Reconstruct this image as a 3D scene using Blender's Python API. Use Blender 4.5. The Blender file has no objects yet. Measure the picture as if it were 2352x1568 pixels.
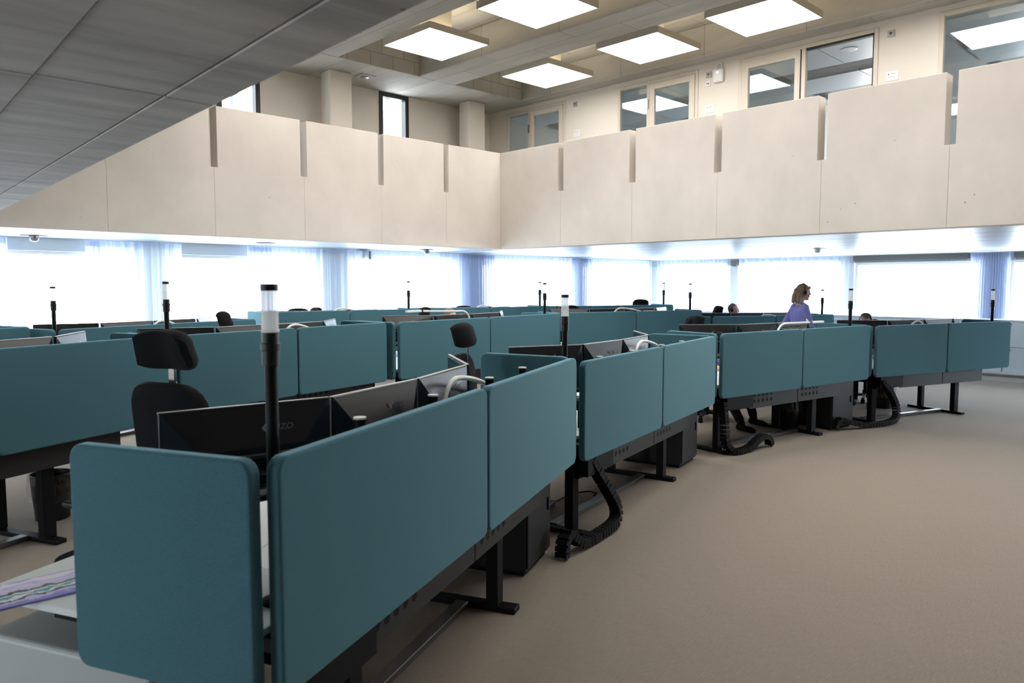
import bpy, bmesh, math, random
from mathutils import Vector, Matrix

# ------------------------------------------------------------------ camera, world, exposure
SC = bpy.context.scene
COL = SC.collection
F_PX, CX, CY, EYE = 1725.0, 1176.0, 784.0, 1.7
PITCH = math.atan((784 - 652) / F_PX)
YAW = math.radians(45.8)
CAM_V = Vector((math.cos(YAW) * math.cos(PITCH), math.sin(YAW) * math.cos(PITCH), -math.sin(PITCH)))
CAM_R = Vector((math.sin(YAW), -math.cos(YAW), 0))
CAM_U = CAM_R.cross(CAM_V)
cam_d = bpy.data.cameras.new('camera')
cam = bpy.data.objects.new('camera', cam_d)
COL.objects.link(cam)
cam_d.sensor_width = 36.0
cam_d.lens = F_PX / 2352 * 36.0
cam_d.clip_start = 0.05
cam_d.clip_end = 200
cam_d.dof.use_dof = True
cam_d.dof.focus_distance = 6.5
cam_d.dof.aperture_fstop = 4.0
m = Matrix((CAM_R, CAM_U, -CAM_V)).transposed().to_4x4()
m.translation = Vector((0, 0, EYE))
cam.matrix_world = m
SC.camera = cam

W = bpy.data.worlds.new('overcast_sky')
SC.world = W
W.use_nodes = True
bg = W.node_tree.nodes['Background']
bg.inputs[0].default_value = (0.93, 0.965, 1.0, 1)
bg.inputs[1].default_value = 15.5

SC.view_settings.view_transform = 'Standard'
SC.view_settings.look = 'None'
SC.view_settings.gamma = 1.0
SC.view_settings.use_curve_mapping = False
SC.view_settings.exposure = 0.0
PANEL_LIGHT = 11.0      # strength of the square ceiling luminaires
UPLIGHT = 8.0

SC.cycles.max_bounces = 7
SC.cycles.diffuse_bounces = 4
SC.cycles.glossy_bounces = 3
SC.cycles.transparent_max_bounces = 10
SC.cycles.use_adaptive_sampling = True
SC.cycles.adaptive_threshold = .08
SC.cycles.adaptive_min_samples = 16
SC.cycles.sample_clamp_indirect = 6.0
SC.cycles.caustics_reflective = False
SC.cycles.caustics_refractive = False

def portal(name, loc, rot, sx, sy):
    l = bpy.data.lights.new(name, 'AREA'); l.shape = 'RECTANGLE'; l.size = sx; l.size_y = sy
    l.cycles.is_portal = True
    o = bpy.data.objects.new(name, l); COL.objects.link(o); o.location = loc; o.rotation_euler = rot

XW, YW = 15.94, 11.28            # window walls
XP, YP = 8.96, 9.50              # void edge (gallery parapets)
XO = 10.34                       # office wall upstairs
ZC = 2.30                        # lower ceiling / parapet bottom
ZT = 3.93                        # parapet top
ZF = 2.85                        # gallery floor
ZS = 5.07                        # concrete soffit upstairs
X0, Y0 = -4.0, -6.0              # room end behind the camera
portal('daylight_portal', (7.0, YW + .27, 1.33), (math.radians(-90), 0, 0), 19, 1.7)
portal('daylight_portal', (XW + .27, 3.0, 1.33), (math.radians(-90), 0, math.radians(-90)), 17, 1.7)

# ------------------------------------------------------------------ materials
MATS = {}
def _new(name):
    mt = bpy.data.materials.new(name); mt.use_nodes = True
    nt = mt.node_tree
    MATS[name] = mt
    return mt, nt, nt.nodes, nt.links, nt.nodes['Principled BSDF']

def plain(name, col, rough=.5, metal=0.0, spec=.5, bump=0, bscale=200, coat=0, var=0, vscale=3):
    mt, nt, N, L, P = _new(name)
    P.inputs['Base Color'].default_value = (*col, 1)
    P.inputs['Roughness'].default_value = rough
    P.inputs['Metallic'].default_value = metal
    P.inputs['Specular IOR Level'].default_value = spec
    P.inputs['Coat Weight'].default_value = coat
    tc = N.new('ShaderNodeTexCoord')
    if var:
        n = N.new('ShaderNodeTexNoise'); n.inputs['Scale'].default_value = vscale; n.inputs['Detail'].default_value = 5
        L.new(tc.outputs['Object'], n.inputs['Vector'])
        mx = N.new('ShaderNodeMix'); mx.data_type = 'RGBA'
        mx.inputs[6].default_value = (*[c * (1 - var) for c in col], 1)
        mx.inputs[7].default_value = (*[min(1, c * (1 + var)) for c in col], 1)
        L.new(n.outputs['Fac'], mx.inputs[0]); L.new(mx.outputs[2], P.inputs['Base Color'])
    if bump:
        n = N.new('ShaderNodeTexNoise'); n.inputs['Scale'].default_value = bscale
        L.new(tc.outputs['Object'], n.inputs['Vector'])
        b = N.new('ShaderNodeBump'); b.inputs['Strength'].default_value = bump; b.inputs['Distance'].default_value = .002
        L.new(n.outputs['Fac'], b.inputs['Height']); L.new(b.outputs['Normal'], P.inputs['Normal'])
    return mt

def fabric(name, col, streak=(14, 14, 260), amt=.35, sheen=.2, rough=.9):
    """woven melange cloth: fine stretched noise in two directions plus a weave bump"""
    mt, nt, N, L, P = _new(name)
    tc = N.new('ShaderNodeTexCoord')
    mp = N.new('ShaderNodeMapping'); mp.inputs['Scale'].default_value = streak
    L.new(tc.outputs['Object'], mp.inputs['Vector'])
    n = N.new('ShaderNodeTexNoise'); n.inputs['Scale'].default_value = 2.2; n.inputs['Detail'].default_value = 4
    L.new(mp.outputs['Vector'], n.inputs['Vector'])
    n2 = N.new('ShaderNodeTexNoise'); n2.inputs['Scale'].default_value = 420
    L.new(tc.outputs['Object'], n2.inputs['Vector'])
    ad = N.new('ShaderNodeMath'); ad.operation = 'ADD'
    L.new(n.outputs['Fac'], ad.inputs[0]); L.new(n2.outputs['Fac'], ad.inputs[1])
    mr = N.new('ShaderNodeMapRange'); mr.inputs[1].default_value = .6; mr.inputs[2].default_value = 1.4
    L.new(ad.outputs[0], mr.inputs[0])
    mx = N.new('ShaderNodeMix'); mx.data_type = 'RGBA'
    mx.inputs[6].default_value = (*[c * (1 - amt) for c in col], 1)
    mx.inputs[7].default_value = (*[min(1, c * (1 + amt)) for c in col], 1)
    L.new(mr.outputs[0], mx.inputs[0]); L.new(mx.outputs[2], P.inputs['Base Color'])
    P.inputs['Roughness'].default_value = rough
    P.inputs['Specular IOR Level'].default_value = .15
    P.inputs['Sheen Weight'].default_value = sheen
    P.inputs['Sheen Roughness'].default_value = .35
    P.inputs['Sheen Tint'].default_value = (*[min(1, .25 + c * 3) for c in col], 1)
    b = N.new('ShaderNodeBump'); b.inputs['Strength'].default_value = .25; b.inputs['Distance'].default_value = .001
    L.new(ad.outputs[0], b.inputs['Height']); L.new(b.outputs['Normal'], P.inputs['Normal'])
    return mt

def concrete(name, col, blotch=.12, pores=True, boards=None, rough=.75, streak=(1, 1, 1)):
    mt, nt, N, L, P = _new(name)
    tc = N.new('ShaderNodeTexCoord')
    mp = N.new('ShaderNodeMapping'); mp.inputs['Scale'].default_value = streak
    L.new(tc.outputs['Object'], mp.inputs['Vector'])
    n = N.new('ShaderNodeTexNoise'); n.inputs['Scale'].default_value = 1.3; n.inputs['Detail'].default_value = 7; n.inputs['Roughness'].default_value = .6
    L.new(mp.outputs['Vector'], n.inputs['Vector'])
    mx = N.new('ShaderNodeMix'); mx.data_type = 'RGBA'
    mx.inputs[6].default_value = (*[c * (1 - blotch) for c in col], 1)
    mx.inputs[7].default_value = (*[min(1, c * (1 + blotch)) for c in col], 1)
    mr = N.new('ShaderNodeMapRange'); mr.inputs[1].default_value = .3; mr.inputs[2].default_value = .7
    L.new(n.outputs['Fac'], mr.inputs[0]); L.new(mr.outputs[0], mx.inputs[0])
    out = mx.outputs[2]
    hgt = n.outputs['Fac']
    if pores:
        v = N.new('ShaderNodeTexVoronoi'); v.inputs['Scale'].default_value = 7.0; v.inputs['Randomness'].default_value = 1
        L.new(tc.outputs['Object'], v.inputs['Vector'])
        n3 = N.new('ShaderNodeTexNoise'); n3.inputs['Scale'].default_value = 2.0
        L.new(tc.outputs['Object'], n3.inputs['Vector'])
        th = N.new('ShaderNodeMapRange'); th.inputs[1].default_value = .45; th.inputs[2].default_value = .75
        th.inputs[3].default_value = .0; th.inputs[4].default_value = .07
        L.new(n3.outputs['Fac'], th.inputs[0])
        lt = N.new('ShaderNodeMath'); lt.operation = 'LESS_THAN'
        L.new(v.outputs['Distance'], lt.inputs[0]); L.new(th.outputs[0], lt.inputs[1])
        m2 = N.new('ShaderNodeMix'); m2.data_type = 'RGBA'
        m2.inputs[7].default_value = (*[c * .35 for c in col], 1)
        L.new(lt.outputs[0], m2.inputs[0]); L.new(out, m2.inputs[6]); out = m2.outputs[2]
    if boards:
        bx, by, bz = boards
        br = N.new('ShaderNodeTexBrick')
        br.inputs['Scale'].default_value = 1.0
        br.inputs['Brick Width'].default_value = bx; br.inputs['Row Height'].default_value = by
        br.inputs['Mortar Size'].default_value = .006; br.inputs['Mortar Smooth'].default_value = .5
        br.inputs['Color1'].default_value = (1, 1, 1, 1); br.inputs['Color2'].default_value = (.88, .88, .87, 1)
        br.inputs['Mortar'].default_value = (.5, .48, .45, 1)
        mp2 = N.new('ShaderNodeMapping'); mp2.inputs['Rotation'].default_value = bz
        L.new(tc.outputs['Object'], mp2.inputs['Vector']); L.new(mp2.outputs['Vector'], br.inputs['Vector'])
        m3 = N.new('ShaderNodeMix'); m3.data_type = 'RGBA'; m3.blend_type = 'MULTIPLY'; m3.inputs[0].default_value = 1
        L.new(out, m3.inputs[6]); L.new(br.outputs['Color'], m3.inputs[7]); out = m3.outputs[2]
    L.new(out, P.inputs['Base Color'])
    P.inputs['Roughness'].default_value = rough
    P.inputs['Specular IOR Level'].default_value = .25
    b = N.new('ShaderNodeBump'); b.inputs['Strength'].default_value = .15; b.inputs['Distance'].default_value = .01
    L.new(hgt, b.inputs['Height']); L.new(b.outputs['Normal'], P.inputs['Normal'])
    return mt

def emit(name, col, strength):
    mt, nt, N, L, P = _new(name)
    P.inputs['Base Color'].default_value = (.8, .8, .8, 1)
    P.inputs['Emission Color'].default_value = (*col, 1)
    P.inputs['Emission Strength'].default_value = strength
    return mt

def sheet_glass(name, tint=(.95, .98, 1), refl=1.0, f0=.045):
    """thin window pane: straight-through light plus a Fresnel reflection"""
    mt, nt, N, L, P = _new(name)
    N.remove(P)
    out = N['Material Output']
    t = N.new('ShaderNodeBsdfTransparent'); t.inputs[0].default_value = (*tint, 1)
    g = N.new('ShaderNodeBsdfGlossy'); g.inputs['Roughness'].default_value = .02
    g.inputs[0].default_value = (refl, refl, refl, 1)
    lw = N.new('ShaderNodeLayerWeight'); lw.inputs['Blend'].default_value = .5
    pw = N.new('ShaderNodeMath'); pw.operation = 'POWER'; pw.inputs[1].default_value = 4.0
    L.new(lw.outputs['Facing'], pw.inputs[0])
    fr = N.new('ShaderNodeMapRange'); fr.inputs[3].default_value = f0; fr.inputs[4].default_value = .95
    L.new(pw.outputs[0], fr.inputs[0])
    ms = N.new('ShaderNodeMixShader')
    L.new(fr.outputs[0], ms.inputs[0]); L.new(t.outputs[0], ms.inputs[1]); L.new(g.outputs[0], ms.inputs[2])
    L.new(ms.outputs[0], out.inputs[0])
    return mt

def sheer(name, col=(.86, .9, .95), through=.38):
    mt, nt, N, L, P = _new(name)
    N.remove(P)
    out = N['Material Output']
    t = N.new('ShaderNodeBsdfTransparent')
    tl = N.new('ShaderNodeBsdfTranslucent'); tl.inputs[0].default_value = (*col, 1)
    d = N.new('ShaderNodeBsdfDiffuse'); d.inputs[0].default_value = (*col, 1)
    m1 = N.new('ShaderNodeMixShader'); m1.inputs[0].default_value = .55
    L.new(tl.outputs[0], m1.inputs[1]); L.new(d.outputs[0], m1.inputs[2])
    m2 = N.new('ShaderNodeMixShader'); m2.inputs[0].default_value = 1 - through
    L.new(t.outputs[0], m2.inputs[1]); L.new(m1.outputs[0], m2.inputs[2])
    L.new(m2.outputs[0], out.inputs[0])
    return mt

fabric('teal_cloth', (.066, .162, .198), streak=(55, 55, 300), amt=.24, sheen=.75)
fabric('chair_cloth', (.007, .007, .008), amt=.3, sheen=.06)
fabric('shirt_cloth', (.26, .26, .62), amt=.1, streak=(40, 40, 60))
fabric('shirt_pale', (.25, .42, .46), amt=.1, streak=(40, 40, 60))
fabric('trouser_cloth', (.012, .012, .018), amt=.15, streak=(40, 40, 60))
plain('black_metal', (.004, .004, .005), .55, spec=.15)
plain('black_plastic', (.007, .007, .008), .45, spec=.3)
plain('rubber', (.004, .004, .004), .7, spec=.2)
plain('cabinet_dark', (.012, .012, .014), .45, spec=.3)
plain('rail_steel', (.10, .095, .09), .4, metal=.5)
plain('tray_grey', (.024, .024, .026), .5, spec=.3)
plain('silver_plastic', (.42, .42, .47), .3, spec=.5)
plain('bezel_silver', (.55, .52, .5), .35, metal=.3)
plain('screen_glass', (.008, .008, .012), .12)
plain('chrome', (.75, .75, .78), .12, metal=1)
plain('steel_grey', (.35, .34, .35), .35, metal=.8)
plain('white_metal', (.8, .8, .78), .35)
plain('white_paper', (.82, .84, .85), .7)
plain('worktop_white', (.70, .76, .76), .4)
plain('pedestal_grey', (.42, .45, .45), .45)
plain('skin', (.62, .36, .26), .55, var=.06, vscale=20)
plain('hair_blond', (.30, .20, .11), .6, var=.35, vscale=60)
plain('hair_grey', (.16, .14, .12), .6, var=.3, vscale=60)
plain('eye_white', (.85, .85, .85), .3)
plain('iris', (.05, .04, .03), .3)
plain('lips', (.45, .16, .14), .5)
plain('plaster_cream', (.74, .69, .61), .85, bump=.1, bscale=90, var=.03)
plain('frame_cream', (.66, .60, .51), .5)
plain('column_cream', (.76, .70, .62), .8, bump=.1, bscale=90)
plain('pier_grey', (.62, .66, .76), .7, var=.04)
plain('sill_white', (.78, .80, .82), .5)
plain('lintel_grey', (.50, .54, .55), .7)
plain('frame_black', (.012, .013, .015), .4)
plain('blind_box_grey', (.10, .10, .095), .5)
plain('ceiling_metal', (.58, .64, .73), .36, spec=.5)
plain('ceiling_void', (.03, .03, .035), .8)
plain('cabinet_white', (.66, .74, .76), .4)
plain('room_dark', (.16, .17, .18), .8)
plain('office_wall', (.45, .46, .46), .8)
plain('office_ceiling', (.55, .60, .66), .4)
plain('wood_brown', (.16, .11, .085), .5)
plain('sign_white', (.82, .79, .8), .5)
plain('sign_grey', (.42, .42, .42), .4)
plain('print_dark', (.06, .05, .06), .6)
plain('luminaire_beige', (.48, .44, .37), .5)
plain('bag_film', (.8, .8, .82), .15)
plain('wall_back', (.55, .50, .44), .85)
concrete('concrete_parapet', (.615, .558, .495), blotch=.085, streak=(.9, .9, .7), rough=.6)
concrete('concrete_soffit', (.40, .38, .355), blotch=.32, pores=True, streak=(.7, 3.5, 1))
concrete('concrete_ceiling', (.45, .43, .395), blotch=.14, pores=True, streak=(3, .5, 2), boards=(1.55, .42, (0, 0, math.radians(90))))
concrete('concrete_coffer', (.45, .43, .395), blotch=.14, pores=True, boards=(.42, .24, (math.radians(-90), 0, 0)))
emit('luminaire_glow', (1.0, .98, .955), PANEL_LIGHT)
emit('luminaire_up', (1.0, .86, .62), UPLIGHT)
sheet_glass('window_glass')
sheet_glass('partition_glass', (.84, .90, .92), f0=.13)
sheer('curtain_sheer', (.76, .82, .87), through=.30)
sheer('curtain_dense', (.66, .72, .86), through=.12)
sheer('lens_frost', (.9, .9, .9), through=.3)
sheet_glass('lens_clear', (.80, .80, .82))
sheet_glass('bag_clear', (.9, .9, .92), 1.0)

# carpet
mt, nt, N, L, P = _new('carpet')
tc = N.new('ShaderNodeTexCoord')
mp = N.new('ShaderNodeMapping'); mp.inputs['Scale'].default_value = (18, 240, 1); mp.inputs['Rotation'].default_value = (0, 0, math.radians(0))
L.new(tc.outputs['Object'], mp.inputs['Vector'])
n1 = N.new('ShaderNodeTexNoise'); n1.inputs['Scale'].default_value = 1.0; n1.inputs['Detail'].default_value = 4
L.new(mp.outputs['Vector'], n1.inputs['Vector'])
n2 = N.new('ShaderNodeTexNoise'); n2.inputs['Scale'].default_value = 330
L.new(tc.outputs['Object'], n2.inputs['Vector'])
ad = N.new('ShaderNodeMath'); ad.operation = 'ADD'
L.new(n1.outputs['Fac'], ad.inputs[0]); L.new(n2.outputs['Fac'], ad.inputs[1])
mr = N.new('ShaderNodeMapRange'); mr.inputs[1].default_value = .65; mr.inputs[2].default_value = 1.35
L.new(ad.outputs[0], mr.inputs[0])
mx = N.new('ShaderNodeMix'); mx.data_type = 'RGBA'
mx.inputs[6].default_value = (.20, .163, .128, 1); mx.inputs[7].default_value = (.31, .255, .203, 1)
L.new(mr.outputs[0], mx.inputs[0]); L.new(mx.outputs[2], P.inputs['Base Color'])
P.inputs['Roughness'].default_value = .85; P.inputs['Specular IOR Level'].default_value = .2
P.inputs['Sheen Weight'].default_value = .1
b = N.new('ShaderNodeBump'); b.inputs['Strength'].default_value = .4; b.inputs['Distance'].default_value = .002
L.new(ad.outputs[0], b.inputs['Height']); L.new(b.outputs['Normal'], P.inputs['Normal'])

# printed magazine cover
mt, nt, N, L, P = _new('magazine_print')
tc = N.new('ShaderNodeTexCoord')
n1 = N.new('ShaderNodeTexNoise'); n1.inputs['Scale'].default_value = 22; n1.inputs['Detail'].default_value = 5
L.new(tc.outputs['Object'], n1.inputs['Vector'])
sx = N.new('ShaderNodeSeparateXYZ'); L.new(tc.outputs['Object'], sx.inputs[0])
ma = N.new('ShaderNodeMath'); ma.operation = 'MULTIPLY_ADD'; ma.inputs[1].default_value = 4.2; ma.inputs[2].default_value = .32
L.new(sx.outputs['X'], ma.inputs[0])
mb_ = N.new('ShaderNodeMath'); mb_.operation = 'MULTIPLY_ADD'; mb_.inputs[1].default_value = .34
L.new(n1.outputs['Fac'], mb_.inputs[0]); L.new(ma.outputs[0], mb_.inputs[2])
cr = N.new('ShaderNodeValToRGB'); cr.color_ramp.interpolation = 'CONSTANT'
els = cr.color_ramp.elements
els[0].position = 0; els[0].color = (.28, .28, .66, 1)
els[1].position = .16; els[1].color = (.60, .60, .88, 1)
for p_, c_ in ((.24, (.10, .10, .11, 1)), (.30, (.75, .80, .85, 1)), (.36, (.12, .40, .48, 1)), (.42, (.70, .76, .80, 1)), (.48, (.10, .10, .10, 1)), (.56, (.62, .62, .86, 1)), (.66, (.80, .70, .85, 1)), (.72, (.58, .58, .90, 1)), (.80, (.85, .80, .90, 1)), (.90, (.5, .5, .85, 1))):
    e = els.new(p_); e.color = c_
L.new(mb_.outputs[0], cr.inputs[0]); L.new(cr.outputs[0], P.inputs['Base Color'])
P.inputs['Roughness'].default_value = .35

# ------------------------------------------------------------------ mesh helpers
class MB:
    def __init__(s): s.v = []; s.f = []
    def add(s, vs, fs):
        o = len(s.v); s.v += [tuple(q) for q in vs]; s.f += [tuple(i + o for i in g) for g in fs]; return s
    def box(s, x0, x1, y0, y1, z0, z1):
        return s.add([(x0, y0, z0), (x1, y0, z0), (x1, y1, z0), (x0, y1, z0), (x0, y0, z1), (x1, y0, z1), (x1, y1, z1), (x0, y1, z1)],
                     [(0, 3, 2, 1), (4, 5, 6, 7), (0, 1, 5, 4), (1, 2, 6, 5), (2, 3, 7, 6), (3, 0, 4, 7)])
    def obox(s, c, ux, uy, uz):
        c = Vector(c); ux = Vector(ux); uy = Vector(uy); uz = Vector(uz)
        vs = [c + a * ux + b_ * uy + d * uz for d in (-1, 1) for a, b_ in ((-1, -1), (1, -1), (1, 1), (-1, 1))]
        return s.add(vs, [(0, 3, 2, 1), (4, 5, 6, 7), (0, 1, 5, 4), (1, 2, 6, 5), (2, 3, 7, 6), (3, 0, 4, 7)])
    def lathe(s, prof, n=20, c=(0, 0, 0)):
        """prof: list of (radius, z)"""
        vs = []
        for r, z in prof:
            for i in range(n):
                a = 2 * math.pi * i / n
                vs.append((c[0] + r * math.cos(a), c[1] + r * math.sin(a), c[2] + z))
        fs = []
        for k in range(len(prof) - 1):
            for i in range(n):
                j = (i + 1) % n
                fs.append((k * n + i, k * n + j, (k + 1) * n + j, (k + 1) * n + i))
        fs.append(tuple(reversed(range(n)))); fs.append(tuple(range((len(prof) - 1) * n, len(prof) * n)))
        return s.add(vs, fs)
    def tube(s, pts, r, n=10, taper=None):
        pts = [Vector(p) for p in pts]
        vs = []; prev = None
        for i, p in enumerate(pts):
            t = (pts[min(i + 1, len(pts) - 1)] - pts[max(i - 1, 0)]).normalized()
            if prev is None:
                a = Vector((0, 0, 1)) if abs(t.z) < .9 else Vector((1, 0, 0))
                u = t.cross(a).normalized()
            else:
                u = (prev - t * prev.dot(t)).normalized()
            prev = u
            w = t.cross(u)
            rr = r if taper is None else taper[i]
            for k in range(n):
                a = 2 * math.pi * k / n
                vs.append(p + u * (rr * math.cos(a)) + w * (rr * math.sin(a)))
        fs = []
        for i in range(len(pts) - 1):
            for k in range(n):
                j = (k + 1) % n
                fs.append((i * n + k, i * n + j, (i + 1) * n + j, (i + 1) * n + k))
        fs.append(tuple(reversed(range(n)))); fs.append(tuple(range((len(pts) - 1) * n, len(pts) * n)))
        return s.add(vs, fs)
    def prism(s, poly, y0, y1, axis='y'):
        """polygon in (x,z) extruded along y (axis y), or (x,y) along z (axis z), or (y,z) along x"""
        n = len(poly)
        def mk(p, t):
            return (p[0], t, p[1]) if axis == 'y' else ((p[0], p[1], t) if axis == 'z' else (t, p[0], p[1]))
        vs = [mk(p, y0) for p in poly] + [mk(p, y1) for p in poly]
        fs = [tuple(range(n)), tuple(reversed(range(n, 2 * n)))] + [(i, i + n, (i + 1) % n + n, (i + 1) % n) for i in range(n)]
        return s.add(vs, fs)
    def mesh(s, name, bevel=0, seg=2, smooth=False, angle=30):
        me = bpy.data.meshes.new(name)
        me.from_pydata(s.v, [], s.f)
        bm = bmesh.new(); bm.from_mesh(me)
        bmesh.ops.recalc_face_normals(bm, faces=bm.faces)
        if bevel:
            es = [e for e in bm.edges if len(e.link_faces) == 2 and e.calc_face_angle(0) > math.radians(angle)]
            bmesh.ops.bevel(bm, geom=es, offset=bevel, segments=seg, profile=.5, affect='EDGES', clamp_overlap=True)
        if smooth:
            for f_ in bm.faces: f_.smooth = True
        bm.to_mesh(me); bm.free()
        if smooth:
            try: me.set_sharp_from_angle(angle=math.radians(40))
            except Exception: pass
        return me

def obj(name, me, mat, parent=None, loc=None, rotz=None):
    if isinstance(me, MB): me = me.mesh(name)
    o = bpy.data.objects.new(name, me)
    COL.objects.link(o)
    if mat and not me.materials: me.materials.append(MATS[mat])
    if parent is not None: o.parent = parent
    if loc is not None: o.location = loc
    if rotz is not None: o.rotation_euler = (0, 0, rotz)
    return o

def tag(o, label, cat, group=None):
    o['label'] = label; o['category'] = cat
    if group: o['group'] = group
    return o

def thing(name, label, cat, loc=(0, 0, 0), rotz=0, group=None):
    o = bpy.data.objects.new(name, None); COL.objects.link(o)
    o.empty_display_size = .1
    o.location = loc; o.rotation_euler = (0, 0, rotz)
    return tag(o, label, cat, group)

def struct(name, me=None, mat=None, loc=None):
    if me is None:
        o = bpy.data.objects.new(name, None); COL.objects.link(o)
    else:
        o = obj(name, me, mat, None, loc)
    o['kind'] = 'structure'
    return o

def B(x0, x1, y0, y1, z0, z1): return MB().box(x0, x1, y0, y1, z0, z1)
def rnd_rect(w, h, r, n=6):
    pts = []
    for cx, cz, a0 in ((w - r, h - r, 0), (r, h - r, 90), (r, r, 180), (w - r, r, 270)):
        for i in range(n + 1):
            a = math.radians(a0 + 90 * i / n); pts.append((cx + r * math.cos(a), cz + r * math.sin(a)))
    return pts

def at_z(x, y, z):
    r = CAM_V + CAM_R * ((x - CX) / F_PX) + CAM_U * ((CY - y) / F_PX)
    return Vector((0, 0, EYE)) + r * ((z - EYE) / r.z)
def at_d(x, y, d):
    r = CAM_V + CAM_R * ((x - CX) / F_PX) + CAM_U * ((CY - y) / F_PX)
    return Vector((0, 0, EYE)) + r * d

# ------------------------------------------------------------------ room shell
struct('floor', B(X0, XW + .3, Y0, YW + .3, -.2, 0), 'carpet')

# lower window walls -----------------------------------------------------------
ZSILL, ZHEAD = .52, 2.13
def window_wall(side, lo, hi, piers, along):
    w = MB()
    def bx(a, b_, z0, z1, t=.25, off=0.0):
        if along == 'x': w.box(a, b_, YW + off, YW + off + t, z0, z1)
        else: w.box(XW + off, XW + off + t, a, b_, z0, z1)
    bx(lo, hi, 0, ZSILL)
    for a, b_ in piers: bx(a, b_, ZSILL, ZHEAD)
    o = struct('wall_' + side, w, 'pier_grey')
    l = MB()
    if along == 'x': l.box(lo, hi, YW, YW + .25, ZHEAD, ZC)
    else: l.box(XW, XW + .25, lo, hi, ZHEAD, ZC)
    obj('lintel', l, 'lintel_grey', o)
    s = MB()
    if along == 'x': s.box(lo, hi, YW - .10, YW, ZSILL - .03, ZSILL)
    else: s.box(XW - .03, XW, lo, hi, ZSILL - .03, ZSILL)
    obj('sill_board', s, 'sill_white', o)
    return o

left_piers = [(-4.0, -3.4), (.6, 1.15), (3.60, 4.0), (6.41, 7.04), (9.45, 10.15), (12.75, 13.25), (15.6, 16.2)]
right_piers = [(-6.0, -5.6), (-2.4, -2.0), (.6, 1.0), (3.50, 3.95), (6.25, 6.5), (8.88, 9.08), (10.95, 11.28)]
window_wall('left', X0, XW + .25, left_piers, 'x')
window_wall('right', Y0, YW, right_piers, 'y')
nwin = [0]
def window_unit(a, b_, along, z0, z1, fm='sill_white', fw=.045, mull=1, base=None):
    nwin[0] += 1
    w = struct('window_%d' % nwin[0])
    if along == 'x':
        y = YW + .10
        def bar(p, q, u, v): obj('frame_bar', B(p, q, y, y + .05, u, v), fm, w)
        obj_p = lambda p, q: obj('pane', B(p, q, y + .02, y + .028, z0 + fw, z1 - fw), 'window_glass', w)
    else:
        x = XW + .10
        def bar(p, q, u, v): obj('frame_bar', B(x, x + .05, p, q, u, v), fm, w)
        obj_p = lambda p, q: obj('pane', B(x + .02, x + .028, p, q, z0 + fw, z1 - fw), 'window_glass', w)
    bar(a, b_, z0, z0 + fw); bar(a, b_, z1 - fw, z1)
    n = mull + 1
    for k in range(n + 1):
        c = a + (b_ - a) * k / n
        lo_ = min(max(c - fw / 2, a), b_ - fw)
        bar(lo_, lo_ + fw, z0 + fw, z1 - fw)
    for k in range(n):
        obj_p(a + (b_ - a) * k / n + fw * .5, a + (b_ - a) * (k + 1) / n - fw * .5)
    return w
for i in range(len(left_piers) - 1):
    window_unit(left_piers[i][1], left_piers[i + 1][0], 'x', ZSILL, ZHEAD, mull=0)
for i in range(len(right_piers) - 1):
    window_unit(right_piers[i][1], right_piers[i + 1][0], 'y', ZSILL, ZHEAD, mull=0)

# closing walls behind the camera ----------------------------------------------
bw = MB().box(X0 - .2, X0, Y0, YW, 0, ZSILL).box(X0 - .2, X0, Y0, YW, ZHEAD, 5.7)
bp = [(Y0, 2.3), (3.5, 4.6), (5.8, YW)]
for a, b_ in bp: bw.box(X0 - .2, X0, a, b_, ZSILL, ZHEAD)
struct('wall_back', bw, 'wall_back')
for i in range(len(bp) - 1):
    a, b_ = bp[i][1], bp[i + 1][0]
    nwin[0] += 1
    w = struct('window_%d' % nwin[0])
    for q in ((a, a + .045, ZSILL, ZHEAD), (b_ - .045, b_, ZSILL, ZHEAD), (a + .045, b_ - .045, ZHEAD - .045, ZHEAD), (a + .045, b_ - .045, ZSILL, ZSILL + .045)):
        obj('frame_bar', B(X0 - .15, X0 - .10, *q), 'sill_white', w)
    obj('pane', B(X0 - .13, X0 - .122, a + .045, b_ - .045, ZSILL + .045, ZHEAD - .045), 'window_glass', w)
portal('daylight_portal', (X0 - .22, 4.05, 1.33), (math.radians(-90), 0, math.radians(90)), 3.6, 1.7)
struct('wall_end', B(X0, XW + .25, Y0 - .2, Y0, 0, 5.7), 'wall_back')

# galleries: slabs ---------------------------------------------------------------
struct('floor_gallery_left', B(X0, XO, YP + .2, YW, 2.50, ZF), 'concrete_ceiling')
struct('floor_gallery_right', B(XP + .2, XW + .25, Y0, YP + .2, 2.50, ZF), 'concrete_ceiling')
struct('floor_gallery_corner', B(XO, XW + .25, YP + .2, YW, 2.50, ZF), 'concrete_ceiling')

# parapets: cast panels meeting at slots ------------------------------------------
def parapet(side, slots, lo, hi, half, along):
    root = struct('wall_parapet_' + side)
    edges = [lo] + slots + [hi]
    for i in range(len(edges) - 1):
        a, b_ = edges[i], edges[i + 1]
        na = half if i > 0 else 0
        nb = half if i < len(edges) - 2 else 0
        g = .0006
        poly = [(a + g, ZC)]
        poly += [(b_ - g, ZC)]
        poly += [(b_ - g, 3.17), (b_ - nb, 3.17), (b_ - nb, ZT)] if nb else [(b_ - g, ZT)]
        poly += [(a + na, ZT), (a + na, 3.17), (a + g, 3.17)] if na else [(a + g, ZT)]
        mb = MB()
        if along == 'x': mb.prism(poly, YP, YP + .2, 'y')
        else: mb.prism(poly, XP, XP + .2, 'x')
        o = obj('concrete_panel', mb.mesh('concrete_panel', bevel=.003, seg=1), 'concrete_parapet', root)
    return root
parapet('left', [.24, 1.49, 2.75, 4.00, 5.25, 6.515, 7.765], -1.0, XP, .048, 'x')
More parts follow.
